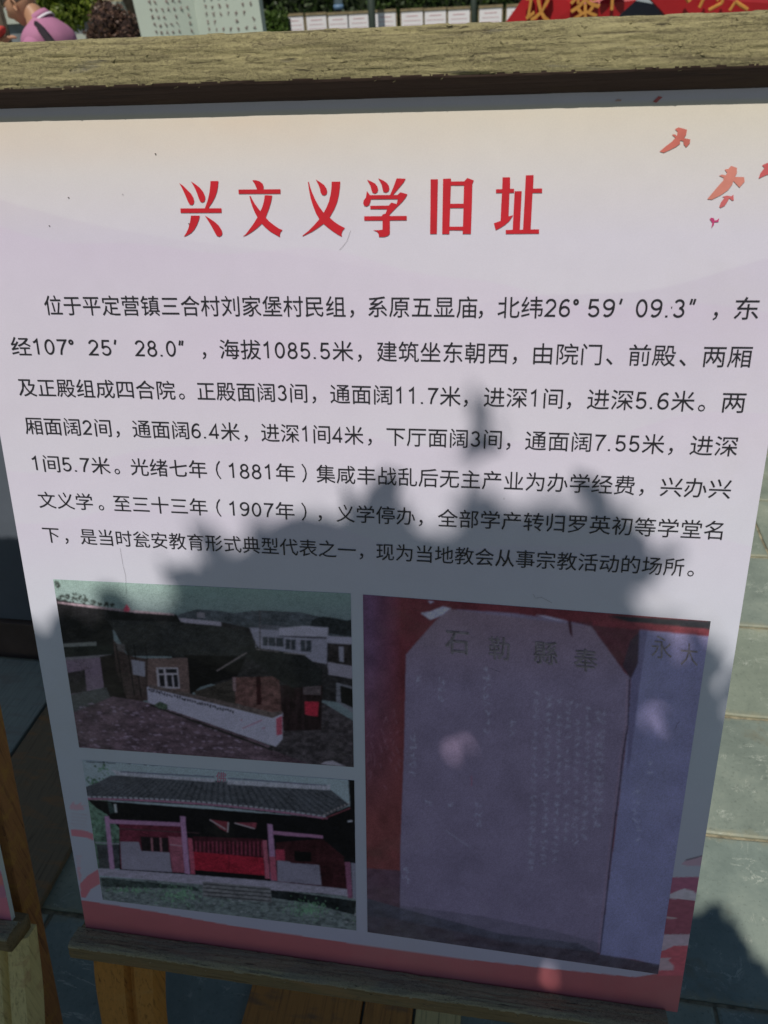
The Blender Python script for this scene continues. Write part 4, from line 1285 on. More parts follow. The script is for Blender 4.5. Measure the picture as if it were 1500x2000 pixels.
m_railb = wood_mat('brown_rail_front', (0.22, 0.16, 0.08), (0.09, 0.065, 0.035), (0.30, 0.19, 0.09), grain=(1.0, 30, 30), crack=0.5, patch=0.45, crackle=False)
top_prof = [(-0.4395, 0.0175), (-0.4375, 0.0225), (-0.430, 0.0245), (-0.4170, 0.0245), (-0.404, 0.0235), (-0.3985, 0.0215), (-0.3905, 0.0075), (-0.3885, 0.0035), (-0.3885, -0.024), (-0.4350, -0.026), (-0.4398, -0.018)]
rail('top_rail', -0.52, 0.47, top_prof, 0.0105, m_rail, m_undershade, -0.4012, 3, sign)
low_prof = [(0.6405, 0.001), (0.6405, 0.026), (0.6445, 0.031), (0.664, 0.031), (0.671, 0.026), (0.673, 0.004), (0.673, -0.020), (0.6465, -0.020), (0.6465, 0.001)]
rail('bottom_rail', -0.442, 0.3525, low_prof, 0.0, m_rail2, m_railb, 0.6462, 11, sign, nx=620, flake_n=60)

# ------------------------------------------------------------------ legs
m_leg = wood_mat('orange_pine', (0.50, 0.225, 0.05), (0.16, 0.065, 0.02), (0.54, 0.28, 0.08), grain=(26, 26, 1.2), crack=0.3, patch=0.5, crackle=False, bmp=0.5)
m_legy = wood_mat('yellow_grey_pine', (0.70, 0.58, 0.27), (0.30, 0.2, 0.09), (0.55, 0.34, 0.17), grain=(26, 26, 1.2), crack=0.3, patch=0.5, crackle=False, bmp=0.5)
m_legr = wood_mat('red_brown_pine', (0.36, 0.16, 0.06), (0.10, 0.045, 0.03), (0.46, 0.24, 0.06), grain=(26, 26, 1.2), crack=0.3, patch=0.45, crackle=False, bmp=0.5)


def leg(name, top, lean_deg, width, depth, mat, parent, side=0.0, grooves=True, seed=1):
    """a split-log leg from 'top' (world point) down to the ground; leans so its foot comes towards the viewer"""
    a = math.radians(lean_deg)
    d = np.array([side, -math.sin(a), -math.cos(a)]); d /= np.linalg.norm(d)
    L = top[2] / -d[2]
    n = np.array([0, math.cos(a), -math.sin(a)])
    sec = [(-.5, .30), (-.5, -.25), (-.42, -.5), (-.12, -.46), (.0, -.42), (.05, -.12), (.13, -.10), (.17, -.44), (.30, -.5), (.45, -.42), (.5, -.2), (.5, .5), (-.4, .5)] if grooves else \
          [(-.5, .5), (-.5, -.38), (-.38, -.5), (.38, -.5), (.5, -.38), (.5, .5)]
    rg = 26
    V = []; F = []
    k = len(sec)
    r = random.Random(seed)
    ph = [r.uniform(0, 6) for _ in range(k)]
    for i in range(rg):
        t = i / (rg - 1)
        c = top + d * L * t
        wob = 0.003 * math.sin(t * 7 + seed)
        for j, (x, y) in enumerate(sec):
            w = 1 + .05 * math.sin(t * 9 + ph[j])
            V.append(c + EX * (x * width * w + wob) + n * (y * depth * w))
    for i in range(rg - 1):
        for j in range(k):
            j2 = (j + 1) % k
            F.append((i * k + j, i * k + j2, (i + 1) * k + j2, (i + 1) * k + j))
    F.append(tuple(range(k))[::-1]); F.append(tuple((rg - 1) * k + j for j in range(k)))
    me = mesh(name, V, F)
    bm = bmesh.new(); bm.from_mesh(me); bmesh.ops.recalc_face_normals(bm, faces=bm.faces); bm.to_mesh(me); bm.free()
    return link(name, me, mat, parent)


for lx_ in (-0.376, 0.30):
    leg('leg', BP(lx_, 0.6735, -0.012), 23, 0.094, 0.034, m_leg, sign, side=0.0, seed=4 if lx_ < 0 else 9)
# rear struts of the easel
for lx_ in (-0.30, 0.24):
    t = BP(lx_, -0.40, -0.048)
    e = np.array([t[0], t[1] + 0.62, 0.0])
    ax2 = (e - t); Ln = np.linalg.norm(ax2); ax2 = ax2 / Ln
    nrm = np.cross(ax2, EX)
    box('rear_strut', (t + e) / 2, 0.022, 0.014, Ln / 2, m_legr, sign, [EX, nrm, ax2], 0.003)
box('cross_bar', BP(-0.03, 0.05, -0.018), 0.37, 0.02, 0.010, m_legr, sign, [EX, ED, NN], 0.003)

# ------------------------------------------------------------------ neighbouring sign on the left
nb = empty('display_sign', (-1.1, 0.6, 0))
tag(nb, 'second information board cut off at the left edge, pink bottom corner on a wooden easel', 'information board')
NX1 = -0.5490; NX0 = NX1 - 0.80


def paint_nb(U, V):
    cv = Canvas(U, V, lin((228, 224, 234)) * .9)
    rf = (92, 96, 126)
    k = U * 0 + V
    bar = V > 1752
    cv.C[bar] = S((112, 58, 88), rf)
    m2 = (V > 1700) & (V <= 1752) & (U < 12)
    cv.C[m2] = S((88, 58, 92), rf)
    m3 = (V > 1708) & (V < 1728) & (U < 6)
    cv.C[m3] = S((120, 58, 76), rf)
    cv.C *= (0.94 + 0.1 * fbm(U / 20, V / 20))[..., None]
    return cv


def nb_quad(x0, x1, s0, s1):
    return [tuple(np.array(px_arr(np.array(x), np.array(s)))) for x, s in ((x0, s0), (x1, s0), (x1, s1), (x0, s1))]


printed('board', nb_quad(NX0, NX1, -0.42, 0.6505), 330, 250, 0.0, paint_nb, m_print, nb)
v, f = box_vf(BP((NX0 + NX1) / 2, (-.42 + .6505) / 2, -0.0042), .4, (.6505 + .42) / 2, 0.0039, [EX, ED, NN])
P_('board_backing', v, f, m_foam, nb)
rail('top_rail', NX0 - 0.04, NX1 + 0.055 - 0.08, [(s + .004, o) for s, o in top_prof], 0.004, m_rail, m_undershade, -0.3972, 23, nb, nx=400, flake_n=60)
rail('bottom_rail', NX0 - 0.02, NX1 + 0.012, [(s + .008, o - .001) for s, o in low_prof], 0.0, m_rail2, m_railb, 0.654, 31, nb, nx=300, flake_n=20)
leg('leg', BP(-0.578, 0.683, -0.012), 21, 0.085, 0.036, m_legy, nb, seed=14)
leg('leg', BP(-1.27, 0.683, -0.012), 21, 0.085, 0.036, m_legy, nb, seed=15)
# side posts behind the board, parallel to it
for xp in (-0.5785, -1.29):
    a = BP(xp, -0.40, -0.062); b = BP(xp, 1.045, -0.062)
    box('side_post', (a + b) / 2, 0.0135, 0.020, np.linalg.norm(b - a) / 2, m_legr, nb, [EX, NN, ED], 0.004)

# ------------------------------------------------------------------ planks lying on the paving
m_pl = [wood_mat('grey_plank_wood', (0.26, 0.30, 0.28), (0.11, 0.14, 0.15), (0.24, 0.24, 0.22), grain=(26, 1.2, 26), crackle=False, bmp=.5),
        wood_mat('brown_plank_wood', (0.20, 0.155, 0.10), (0.10, 0.075, 0.05), (0.30, 0.17, 0.08), grain=(26, 1.2, 26), crackle=False, bmp=.5),
        wood_mat('orange_plank_wood', (0.46, 0.21, 0.06), (0.2, 0.09, 0.04), (0.2, 0.12, 0.07), grain=(26, 1.2, 26), crackle=False, bmp=.5),
        wood_mat('yellow_plank_wood', (0.6, 0.48, 0.22), (0.2, 0.16, 0.08), (0.28, 0.24, 0.14), grain=(26, 1.2, 26), crackle=False, bmp=.5)]


def plank(x0, x1, y0, y1, h, mi, label):
    o = box('wooden_plank', ((x0 + x1) / 2, (y0 + y1) / 2, 0.004 + h / 2), (x1 - x0) / 2, (y1 - y0) / 2, h / 2, m_pl[mi], None, None, 0.003)
    tag(o, label, 'plank', 'wooden planks laid on the paving')


plank(-1.42, -1.137, 0.42, 1.345, 0.018, 0, 'grey streaky plank lying on the paving at the far left, beside the brown one')
plank(-1.128, -0.868, 0.70, 1.345, 0.018, 1, 'wide brown plank on the paving behind the gap between the two boards')
plank(-0.405, -0.205, 0.34, 0.98, 0.016, 2, 'orange brown plank on the paving under the bottom rail, beside the left leg')
plank(-0.200, -0.117, 0.34, 0.98, 0.017, 2, 'narrow orange plank on the paving between the wide orange and the yellow one')
plank(-0.112, -0.035, 0.34, 0.98, 0.015, 3, 'yellowish narrow plank on the paving, rightmost under the bottom rail')

# dark cabinet-like board standing behind on the left
m_navy = plain('dark_navy_panel', (0.12, 0.14, 0.18), 0.6, 0.12, 6)
m_dkbrown = plain('dark_brown_board', (0.11, 0.075, 0.065), 0.6, 0.25, 10)
db = empty('dark_board', (-1.5, 1.39, 0)); tag(db, 'dark blue panel on a brown base board, standing behind the gap at far left', 'panel')
box('panel', (-1.62, 1.392, 0.57), 0.74, 0.014, 0.432, m_navy, db, None, 0.002)
box('base_board', (-1.62, 1.388, 0.066), 0.745, 0.020, 0.066, m_dkbrown, db, None, 0.003)
box('top_rail', (-1.62, 1.392, 1.02), 0.76, 0.022, 0.016, m_dkbrown, db, None, 0.003)

# ------------------------------------------------------------------ shade tree behind and above the viewer
SHADOW = [(-0.426, 0.172), (-0.398, 0.141), (-0.346, 0.145), (-0.291, 0.132), (-0.259, 0.117), (-0.241, 0.098), (-0.239, 0.073), (-0.21, 0.059), (-0.187, 0.068), (-0.154, 0.031), (-0.135, 0.011), (-0.115, 0.019), (-0.075, 0.004), (-0.027, -0.004), (0.006, -0.02), (0.027, -0.007), (0.054, 0.02), (0.065, 0.031), (0.08, -0.009), (0.132, -0.017), (0.183, -0.022), (0.207, -0.029), (0.232, -0.025), (0.258, -0.018), (0.28, 0.008), (0.311, 0.026), (0.318, 0.042), (0.301, 0.068), (0.255, 0.080), (0.25, 0.095), (0.309, 0.102), (0.347, 0.122), (0.372, 0.14),
          (0.40, 0.30), (0.438, 0.449), (0.455, 0.478), (0.480, 0.44), (0.498, 0.436), (0.507, 0.482), (0.539, 0.503), (0.561, 0.566), (0.577, 0.575), (0.75, 0.70), (1.0, 0.95), (1.15, 1.3), (1.1, 1.8), (0.7, 2.3), (-0.2, 2.6), (-1.4, 2.35), (-1.9, 1.6), (-1.9, -0.42), (-1.35, -0.30), (-1.2, -0.20), (-1.0, -0.16), (-0.75, -0.10), (-0.6, 0.03), (-0.5, 0.13)]
_r = random.Random(21)
_S = []
for _i, (_a, _b) in enumerate(zip(SHADOW, SHADOW[1:] + SHADOW[:1])):
    _S.append(_a)
    _L = math.hypot(_b[0] - _a[0], _b[1] - _a[1])
    if _i < 44:                      # leafy outline where the shade edge is near: small lobes and nicks
        _n = max(1, int(_L / 0.011))
        for _k in range(1, _n):
            _t = _k / _n; _d = _r.uniform(-0.011, 0.013)
            _S.append((_a[0] + (_b[0] - _a[0]) * _t + _d * (_b[1] - _a[1]) / _L, _a[1] + (_b[1] - _a[1]) * _t - _d * (_b[0] - _a[0]) / _L))
SHADOW = _S
ISLES = [[(0.070, -0.136), (0.086, -0.142), (0.106, -0.122), (0.122, -0.090), (0.114, -0.070), (0.088, -0.050), (0.064, -0.054), (0.070, -0.072), (0.090, -0.088), (0.084, -0.112)],
         [(0.116, -0.092), (0.142, -0.092), (0.142, -0.062), (0.116, -0.062)]]
GAPS = [((900, 1475), 28), ((845, 1755), 20), ((1078, 1808), 22), ((1285, 1410), 27), ((1425, 1345), 30), ((1245, 1085), 24), ((1300, 1150), 26), ((865, 1085), 17),
        ((1060, 1168), 20), ((1330, 1590), 22), ((1075, 1905), 22), ((1165, 1120), 18), ((1330, 1262), 22), ((1010, 1875), 14), ((1290, 1040), 16), ((1035, 1085), 13),
        ((930, 1235), 18), ((1390, 1200), 30), ((745, 1068), 12), ((1210, 1180), 18), ((1195, 1945), 14), ((960, 1915), 14)]
GP = []
for (u, v_), r_ in GAPS:
    x, s = pan(u, v_); x2, _ = pan(u + r_, v_)
    GP.append((x, s, (x2 - x) * 0.98))
cvt = Canvas(np.zeros((1, 1)), np.zeros((1, 1)), (0, 0, 0))


def inside(x, s, poly_):
    cvt.U = x; cvt.V = s
    return cvt.mask(poly_)


def shadow_ok(x, s):
    ok = inside(x, s, SHADOW)
    for p_ in ISLES: ok |= inside(x, s, p_)
    for gx, gs, gr in GP:
        ok &= np.hypot(x - gx, (s - gs) * .95) > gr
    return ok


tree = empty('shade_tree', (-0.9, -2.35, 0))
tag(tree, 'leafy shade tree standing behind the viewer, its crown shading the lower half of the board', 'tree')
N_TRY = 125000
sx_ = rng.uniform(-1.9, 1.1, N_TRY); ss_ = rng.uniform(-0.45, 2.6, N_TRY)
# denser sampling over the board itself
k = rng.random(N_TRY) < 0.45
sx_[k] = rng.uniform(-0.95, 0.65, k.sum()); ss_[k] = rng.uniform(-0.18, 1.0, k.sum())
tt_ = rng.uniform(1.8, 3.0, N_TRY)
far_ = rng.random(N_TRY) < .22
tt_[far_] = rng.uniform(3.0, 4.6, far_.sum())  # farther leaves added to block sky and deepen the shade
tt_ += np.clip(ss_ - 0.8, 0, None) * 1.1  # crown extended behind, added to shade the foreground and cut its bounce
C0 = PO + np.outer(sx_, EX) + np.outer(ss_, ED) + np.outer(tt_, SUN)
keep = C0[:, 2] > 2.0 + 0.25 * rng.random(N_TRY)
C0 = C0[keep]; sx_ = sx_[keep]; ss_ = ss_[keep]
n = len(C0)
sz = rng.uniform(0.012, 0.026, n)
nrm = rng.normal(size=(n, 3)); nrm[:, 2] += 0.6; nrm /= np.linalg.norm(nrm, axis=1)[:, None]
tg = np.cross(nrm, rng.normal(size=(n, 3))); tg /= np.linalg.norm(tg, axis=1)[:, None]
bt = np.cross(nrm, tg)
L6 = [(-1.5, 0), (-.5, .62), (.6, .55), (1.6, 0), (.6, -.55), (-.5, -.62)]
V6 = np.stack([C0 + tg * (a * sz)[:, None] + bt * (b * sz)[:, None] for a, b in L6], 1)
# shadow test for every leaf corner: no leaf may break the outline
D = V6 - PO
tpar = -(D @ NN) / (SUN @ NN) * -1
tpar = (D @ NN) / (SUN @ NN)
Q = D - tpar[..., None] * SUN
qx = Q @ EX; qs = Q @ ED
ok = shadow_ok(qx.reshape(-1, 1), qs.reshape(-1, 1)).reshape(qx.shape)
# on the ground and far from the board the outline need not be so strict
good = ok.sum(1) >= 6
for e0, e1 in ((0, 3), (1, 4), (2, 5)):      # the middle of a leaf counts too
    mx_, ms_ = (qx[:, e0] + qx[:, e1]) / 2, (qs[:, e0] + qs[:, e1]) / 2
    good &= shadow_ok(mx_[:, None], ms_[:, None])[:, 0]
clear = np.ones(len(ok), bool)
for gx, gs, gr in GP:
    clear &= np.hypot(qx - gx, qs - gs).min(1) > gr
main_ = inside(qx.reshape(-1, 1), qs.reshape(-1, 1), SHADOW).reshape(qx.shape).sum(1)
good |= (main_ >= 2) & clear & (rng.random(len(ok)) < .025)
V6 = V6[good]; n = len(V6)
print('crown leaves', n)
F6 = [(6 * i, 6 * i + 1, 6 * i + 2, 6 * i + 3, 6 * i + 4, 6 * i + 5) for i in range(n)]
m_leafT = leaf_mat('shade_tree_leaf', (0.035, 0.065, 0.02), (0.065, 0.10, 0.035), 0.04)
m_bark = plain('grey_bark', (0.13, 0.10, 0.075), 0.9, 0.35, 20, 0.8)
cr = part('crown', V6.reshape(-1, 3), F6, m_leafT, tree); tag(cr, kind='stuff')


def limb(a, b, r0, r1, bend=0.1):
    a = np.array(a, float); b = np.array(b, float)
    m1 = (a * 2 + b) / 3 + rng.normal(size=3) * bend; m2 = (a + 2 * b) / 3 + rng.normal(size=3) * bend
    return tube_vf([a, m1, m2, b], [r0, r0 * .75 + r1 * .25, r0 * .4 + r1 * .6, r1], 8)


lst = [tube_vf([(-0.9, -2.35, 0), (-0.92, -2.33, .9), (-0.86, -2.25, 1.7), (-0.8, -2.1, 2.2)], [.13, .1, .085, .075], 12)]
targets = []
for i in rng.choice(n, 26, replace=False):
    targets.append(V6[i].mean(0))
for tg_ in targets:
    if tg_[2] < 2.3: continue
    lst.append(limb((-0.8 + rng.normal() * .03, -2.1 + rng.normal() * .03, 2.1), tg_, .03, .004, .05))
V, F = join_vf(lst)
part('trunk', V, F, m_bark, tree, True)

# ------------------------------------------------------------------ background planting helpers
def leaf_cloud(name, centres, radii, n, size, mat, parent=None, seed=0, flat=1.0):
    r = np.random.default_rng(seed)
    centres = np.array(centres, float); radii = np.array(radii, float)
    w = radii.prod(1) if radii.ndim > 1 else radii ** 3
    idx = r.choice(len(centres), n, p=w / w.sum())
    d = r.normal(size=(n, 3)); d /= np.linalg.norm(d, axis=1)[:, None]
    rad = r.uniform(0.5, 1.05, n) ** 0.6
    rr = radii[idx] if radii.ndim > 1 else radii[idx][:, None]
    P = centres[idx] + d * rad[:, None] * rr
    nr = d + r.normal(size=(n, 3)) * .7; nr /= np.linalg.norm(nr, axis=1)[:, None]
    t = np.cross(nr, r.normal(size=(n, 3))); t /= np.linalg.norm(t, axis=1)[:, None]
    b = np.cross(nr, t); s = r.uniform(.6, 1.3, n) * size
    sh = [(-1, 0), (0, .55), (1, 0), (0, -.55)]
    V = np.stack([P + t * (a * s)[:, None] + b * (c * s)[:, None] for a, c in sh], 1)
    F = [(4 * i, 4 * i + 1, 4 * i + 2, 4 * i + 3) for i in range(n)]
    o = part(name, V.reshape(-1, 3), F, mat, parent)
    tag(o, kind='stuff')
    return o


def blob(c, r, seg=10):
    V = []; F = []
    c = np.array(c, float)
    n = seg
    for i in range(n + 1):
        th = math.pi * i / n
        for j in range(n):
            ph = 2 * math.pi * j / n
            k = 1 + .12 * math.sin(3 * ph + 2 * th + c[0] * 3)
            V.append(c + np.array(r) * k * np.array([math.sin(th) * math.cos(ph), math.sin(th) * math.sin(ph), math.cos(th)]))
    for i in range(n):
        for j in range(n):
            F.append((i * n + j, i * n + (j + 1) % n, (i + 1) * n + (j + 1) % n, (i + 1) * n + j))
    return V, F


m_hedge = leaf_mat('dark_hedge_leaf', (0.022, 0.045, 0.012), (0.06, 0.10, 0.022), .15)
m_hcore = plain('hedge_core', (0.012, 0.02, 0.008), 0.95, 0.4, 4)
m_yell = leaf_mat('yellow_green_leaf', (0.13, 0.19, 0.025), (0.30, 0.36, 0.06), .3)
m_maro = leaf_mat('maroon_leaf', (0.10, 0.052, 0.04), (0.15, 0.085, 0.06), .15)
m_mid = leaf_mat('mid_green_leaf', (0.05, 0.10, 0.02), (0.13, 0.2, 0.05), .25)

# clipped hedge behind the notice boards
hd = empty('hedge', (2.0, 17.2, 0)); tag(hd, 'tall dark green hedge running behind the row of white notice sheets', 'hedge')
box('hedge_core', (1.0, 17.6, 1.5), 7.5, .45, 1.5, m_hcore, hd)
r = np.random.default_rng(5); n = 26000
P = np.stack([r.uniform(-6.8, 8.8, n), 17.05 + r.normal(size=n) * .09 + .14 * np.sin(r.uniform(0, 50, n)), r.uniform(0, 3.25, n)], 1)
P[:, 1] += .12 * np.sin(P[:, 0] * 2.1 + 1.7 * P[:, 2]) + .08 * np.sin(P[:, 0] * 5.3)
t = r.normal(size=(n, 3)); t /= np.linalg.norm(t, axis=1)[:, None]; b = np.cross(t, r.normal(size=(n, 3))); b /= np.linalg.norm(b, axis=1)[:, None]
s = r.uniform(.03, .065, n)
V = np.stack([P - t * s[:, None], P + b * (s * .6)[:, None], P + t * s[:, None], P - b * (s * .6)[:, None]], 1)
tag(part('hedge_leaves', V.reshape(-1, 3), [(4 * i, 4 * i + 1, 4 * i + 2, 4 * i + 3) for i in range(n)], m_hedge, hd), kind='stuff')


def tree_at(name, label, u, Y, base_r, trunk_h, cz, crown, n, size, mat, seed, cat='tree', core=True, x=None):
    X = at(u, 60, Y)[0] if x is None else x
    e = empty(name, (X, Y, 0)); tag(e, label, cat)
    V, F = join_vf([tube_vf([(X, Y, 0), (X + .03, Y, trunk_h * .5), (X, Y + .02, trunk_h)], [base_r, base_r * .75, base_r * .6], 8)] +
                   [limb((X, Y, trunk_h * .8), (X + c[0] * .8, Y + c[1] * .8, cz + c[2] * .8), base_r * .5, base_r * .15, .03) for c, _ in crown])
    part('trunk', V, F, m_bark, e, True)
    leaf_cloud('crown', [(X + c[0], Y + c[1], cz + c[2]) for c, _ in crown], [(rr, rr, rr * .85) for _, rr in crown], n, size, mat, e, seed)
    return e


# yellow-green shrub tree left of the maroon bush
tree_at('small_tree', 'small yellow-green leafy tree on a thin trunk, behind the man in pink', 138, 8.2, .022, 1.30, 1.70,
        [((-.12, 0, .0), .20), ((.10, .1, .05), .22), ((0, -.1, .2), .22), ((.22, 0, -.05), .13), ((-.2, .1, .12), .16), ((.05, -.1, -.1), .17), ((-.02, 0, .42), .25)], 5200, .03, m_yell, 3)
# background trees above the hedge line at left
for i, (u, Y, lab) in enumerate(((30, 19, 'dark leafy tree at the far left, behind the two people'), (268, 13, 'broad green tree rising behind the maroon bush'))):
    tree_at('broad_tree', lab, u, Y, .12, 2.0, 3.1, [((-.6, 0, 0), .8), ((.6, .2, .1), .8), ((0, -.3, .5), .9), ((0, .2, -.5), .7)], 5200, .07, m_mid if i else m_hedge, 11 + i)
for i, xx in enumerate((-1.5, 1.2, 4.4, 7.6)):
    tree_at('avenue_tree', ('leftmost', 'second', 'third', 'rightmost')[i] + ' of the leafy trees rising behind the long hedge', 0, 19.5, .14, 2.2, 3.9,
            [((-.8, 0, 0), 1.1), ((.8, .2, .1), 1.1), ((0, -.3, .8), 1.2), ((0, .2, -.7), 1.0)], 4200, .09, m_mid, 31 + i, x=xx)

# maroon bush
b0 = at(222, 60, 7.4)
bush = empty('maroon_bush', (b0[0], 7.4, 0)); tag(bush, 'rounded dark maroon bush just left of the white book-shaped monument', 'bush')
cs = [(b0[0], 7.4, 1.0), (b0[0] + .0, 7.35, 1.50), (b0[0] + .10, 7.4, 1.38), (b0[0] - .10, 7.4, 1.30), (b0[0] + .05, 7.4, .45)]
rs = [(.30, .30, .5), (.17, .2, .20), (.19, .2, .25), (.19, .2, .28), (.34, .34, .4)]
V, F = join_vf([blob(c, tuple(x * .8 for x in r_)) for c, r_ in zip(cs, rs)] + [tube_vf([(b0[0], 7.4, 0), (b0[0], 7.4, .5)], [.04, .03], 6)])
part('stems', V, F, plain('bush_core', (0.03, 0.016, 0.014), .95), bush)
leaf_cloud('foliage', cs, rs, 15000, .016, m_maro, bush, 9)
# shrub to the right of the monument
g0 = at(532, 45, 12.0)
sh = empty('green_shrub', (g0[0], 12, 0)); tag(sh, 'clipped mid-green shrub between the monument and the first notice sheet', 'shrub')
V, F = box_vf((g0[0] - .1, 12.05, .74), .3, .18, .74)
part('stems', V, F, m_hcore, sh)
r = np.random.default_rng(15); n = 6000
P = np.stack([g0[0] - .1 + r.uniform(-.36, .36, n), 11.86 + r.normal(size=n) * .03, r.uniform(0, 1.57, n)], 1)
t = r.normal(size=(n, 3)); t /= np.linalg.norm(t, axis=1)[:, None]; b = np.cross(t, r.normal(size=(n, 3))); b /= np.linalg.norm(b, axis=1)[:, None]
s = r.uniform(.015, .035, n)
V = np.stack([P - t * s[:, None], P + b * (s * .6)[:, None], P + t * s[:, None], P - b * (s * .6)[:, None]], 1)
tag(part('foliage', V.reshape(-1, 3), [(4 * i, 4 * i + 1, 4 * i + 2, 4 * i + 3) for i in range(n)], m_mid, sh), kind='stuff')

# low walls and planter on the left
m_conc = plain('pale_concrete', (0.42, 0.45, 0.40), .85, .15, 6, .4)
m_wallg = plain('grey_wall', (0.17, 0.19, 0.21), .85, .2, 5, .4)
a = at(0, 40, 14); b = at(250, 40, 14)
w = empty('low_wall', ((a[0] + b[0]) / 2, 14, 0)); tag(w, 'grey low wall with a pale coping, behind the people at the left', 'wall')
box('wall_body', ((a[0] + b[0]) / 2, 14.1, .72), 2.6, .12, .72, m_wallg, w)
box('coping', ((a[0] + b[0]) / 2, 14.1, 1.74), 2.65, .16, .11, m_conc, w)
box('upper_course', ((a[0] + b[0]) / 2, 14.12, 1.535), 2.6, .10, .093, m_wallg, w)
a = at(165, 62, 7.9)
pl = empty('planter', (a[0], 7.9, 0)); tag(pl, 'pale concrete planter with a dark rim, just left of the maroon bush', 'planter')
box('planter_body', (a[0] - .02, 7.9, .68), .17, .15, .68, m_conc, pl, None, .01)
box('rim', (a[0] - .12, 7.86, 1.375), .22, .12, .012, m_wallg, pl, None, .004)
box('cap', (a[0] + .02, 7.92, 1.415), .07, .1, .025, m_conc, pl, None, .004)
for i, u in enumerate((4, 9)):
    q = at(u, 40, 7.0 + i)
    V, F = tube_vf([(q[0], q[1], 0), (q[0] - .02, q[1], 2.6)], [.03, .024], 8)
    o = part('sapling_trunk', V, F, m_bark, None, True)
    tag(o, ('thin dark trunk at the very left edge, nearer one', 'thin dark trunk just left of the man, farther one')[i], 'trunk')

# ------------------------------------------------------------------ book-shaped monument
m_book = plain('white_book_stone', (0.50, 0.57, 0.51), .5, .04, 2, .05)
m_bookd = plain('dark_red_carving', (0.30, 0.22, 0.21), .6, .15, 40)
YB = 7.0
bk = empty('book_monument', (at(385, 60, YB)[0], YB, 0))
tag(bk, 'white monument shaped like an open book covered in columns of small red-brown characters', 'monument')


def page(u0, v0, u1, v1, y0, y1, Yspan):
    pass


def page_pts(uL0, uL1, uR0, uR1, YL, YR):
    """page outline: left edge passes photo pixels (uL0,0),(uL1,71), right edge (uR0,0),(uR1,60)"""
    A = at(uL0, 0, YL); B = at(uL1, 71, YL); Cc = at(uR0, 0, YR); Dd = at(uR1, 60, YR)
    kl = (A - B) / (A[2] - B[2]); kr = (Cc - Dd) / (Cc[2] - Dd[2])
    f = lambda P, k_, z: P + k_ * (z - P[2])
    return f(B, kl, .35), f(Dd, kr, .35), f(Dd, kr, 2.3), f(B, kl, 2.3)


for nm, args in (('left_page', (259, 276, 377, 389, YB - .08, YB + .10)), ('right_page', (377.6, 389.6, 505, 513.5, YB + .10, YB - .06))):
    a, b, c, d = page_pts(*args)
    # gentle curve of the page
    n_ = 14; rows = 2
    G = np.zeros((2, n_, 3))
    for i in range(n_):
        t = i / (n_ - 1); bulge = -0.05 * math.sin(math.pi * t) * (1 if nm == 'left_page' else 1)
        G[0, i] = a * (1 - t) + b * t + np.array([0, bulge, 0]); G[1, i] = d * (1 - t) + c * t + np.array([0, bulge, 0])
    Bk = G + np.array([0, .10, 0])
    V = list(G[0]) + list(G[1]) + list(Bk[0]) + list(Bk[1]); F = []
    for i in range(n_ - 1):
        F += [(i, i + 1, n_ + i + 1, n_ + i), (2 * n_ + i + 1, 2 * n_ + i, 3 * n_ + i, 3 * n_ + i + 1), (n_ + i, n_ + i + 1, 3 * n_ + i + 1, 3 * n_ + i), (i + 1, i, 2 * n_ + i, 2 * n_ + i + 1)]
    F += [(0, n_, 3 * n_, 2 * n_), (n_ - 1, 3 * n_ - 1, 4 * n_ - 1, 2 * n_ - 1)]
    po = part('page', V, F, m_book, bk, False)
    # characters: columns of small marks standing a millimetre proud
    r = random.Random(5 if nm == 'left_page' else 6)
    lst = []
    cols = 7
    for ccol in range(cols):
        tx_ = (.30 + ccol * .098) if nm == 'left_page' else (.20 + ccol * .115)
        z0 = 2.15 - r.choice((0, 0, .1))
        while z0 > .6:
            if r.random() < .88:
                zt = (z0 - .35) / 1.95
                i = tx_ * (n_ - 1); i0 = int(i); fr = i - i0
                base = (G[0, i0] * (1 - fr) + G[0, min(i0 + 1, n_ - 1)] * fr) * (1 - zt) + (G[1, i0] * (1 - fr) + G[1, min(i0 + 1, n_ - 1)] * fr) * zt
                for s_ in range(4):
                    an = r.choice((0, 1.57, .8, 2.3)); q = r.uniform(.005, .011)
                    c_ = base + np.array([r.uniform(-.007, .007), -.004, r.uniform(-.009, .009)])
                    lst.append(box_vf(c_, q, .0016, .0022, [np.array([math.cos(an), 0, math.sin(an)]), np.array([0, 1., 0]), np.array([-math.sin(an), 0, math.cos(an)])]))
            z0 -= .052
    V, F = join_vf(lst)
    tag(part('page_characters', V, F, m_bookd, bk), kind='stuff')
box('plinth', (at(385, 60, YB)[0] + .1, YB + .1, .17), .75, .35, .17, m_conc, bk, None, .01)

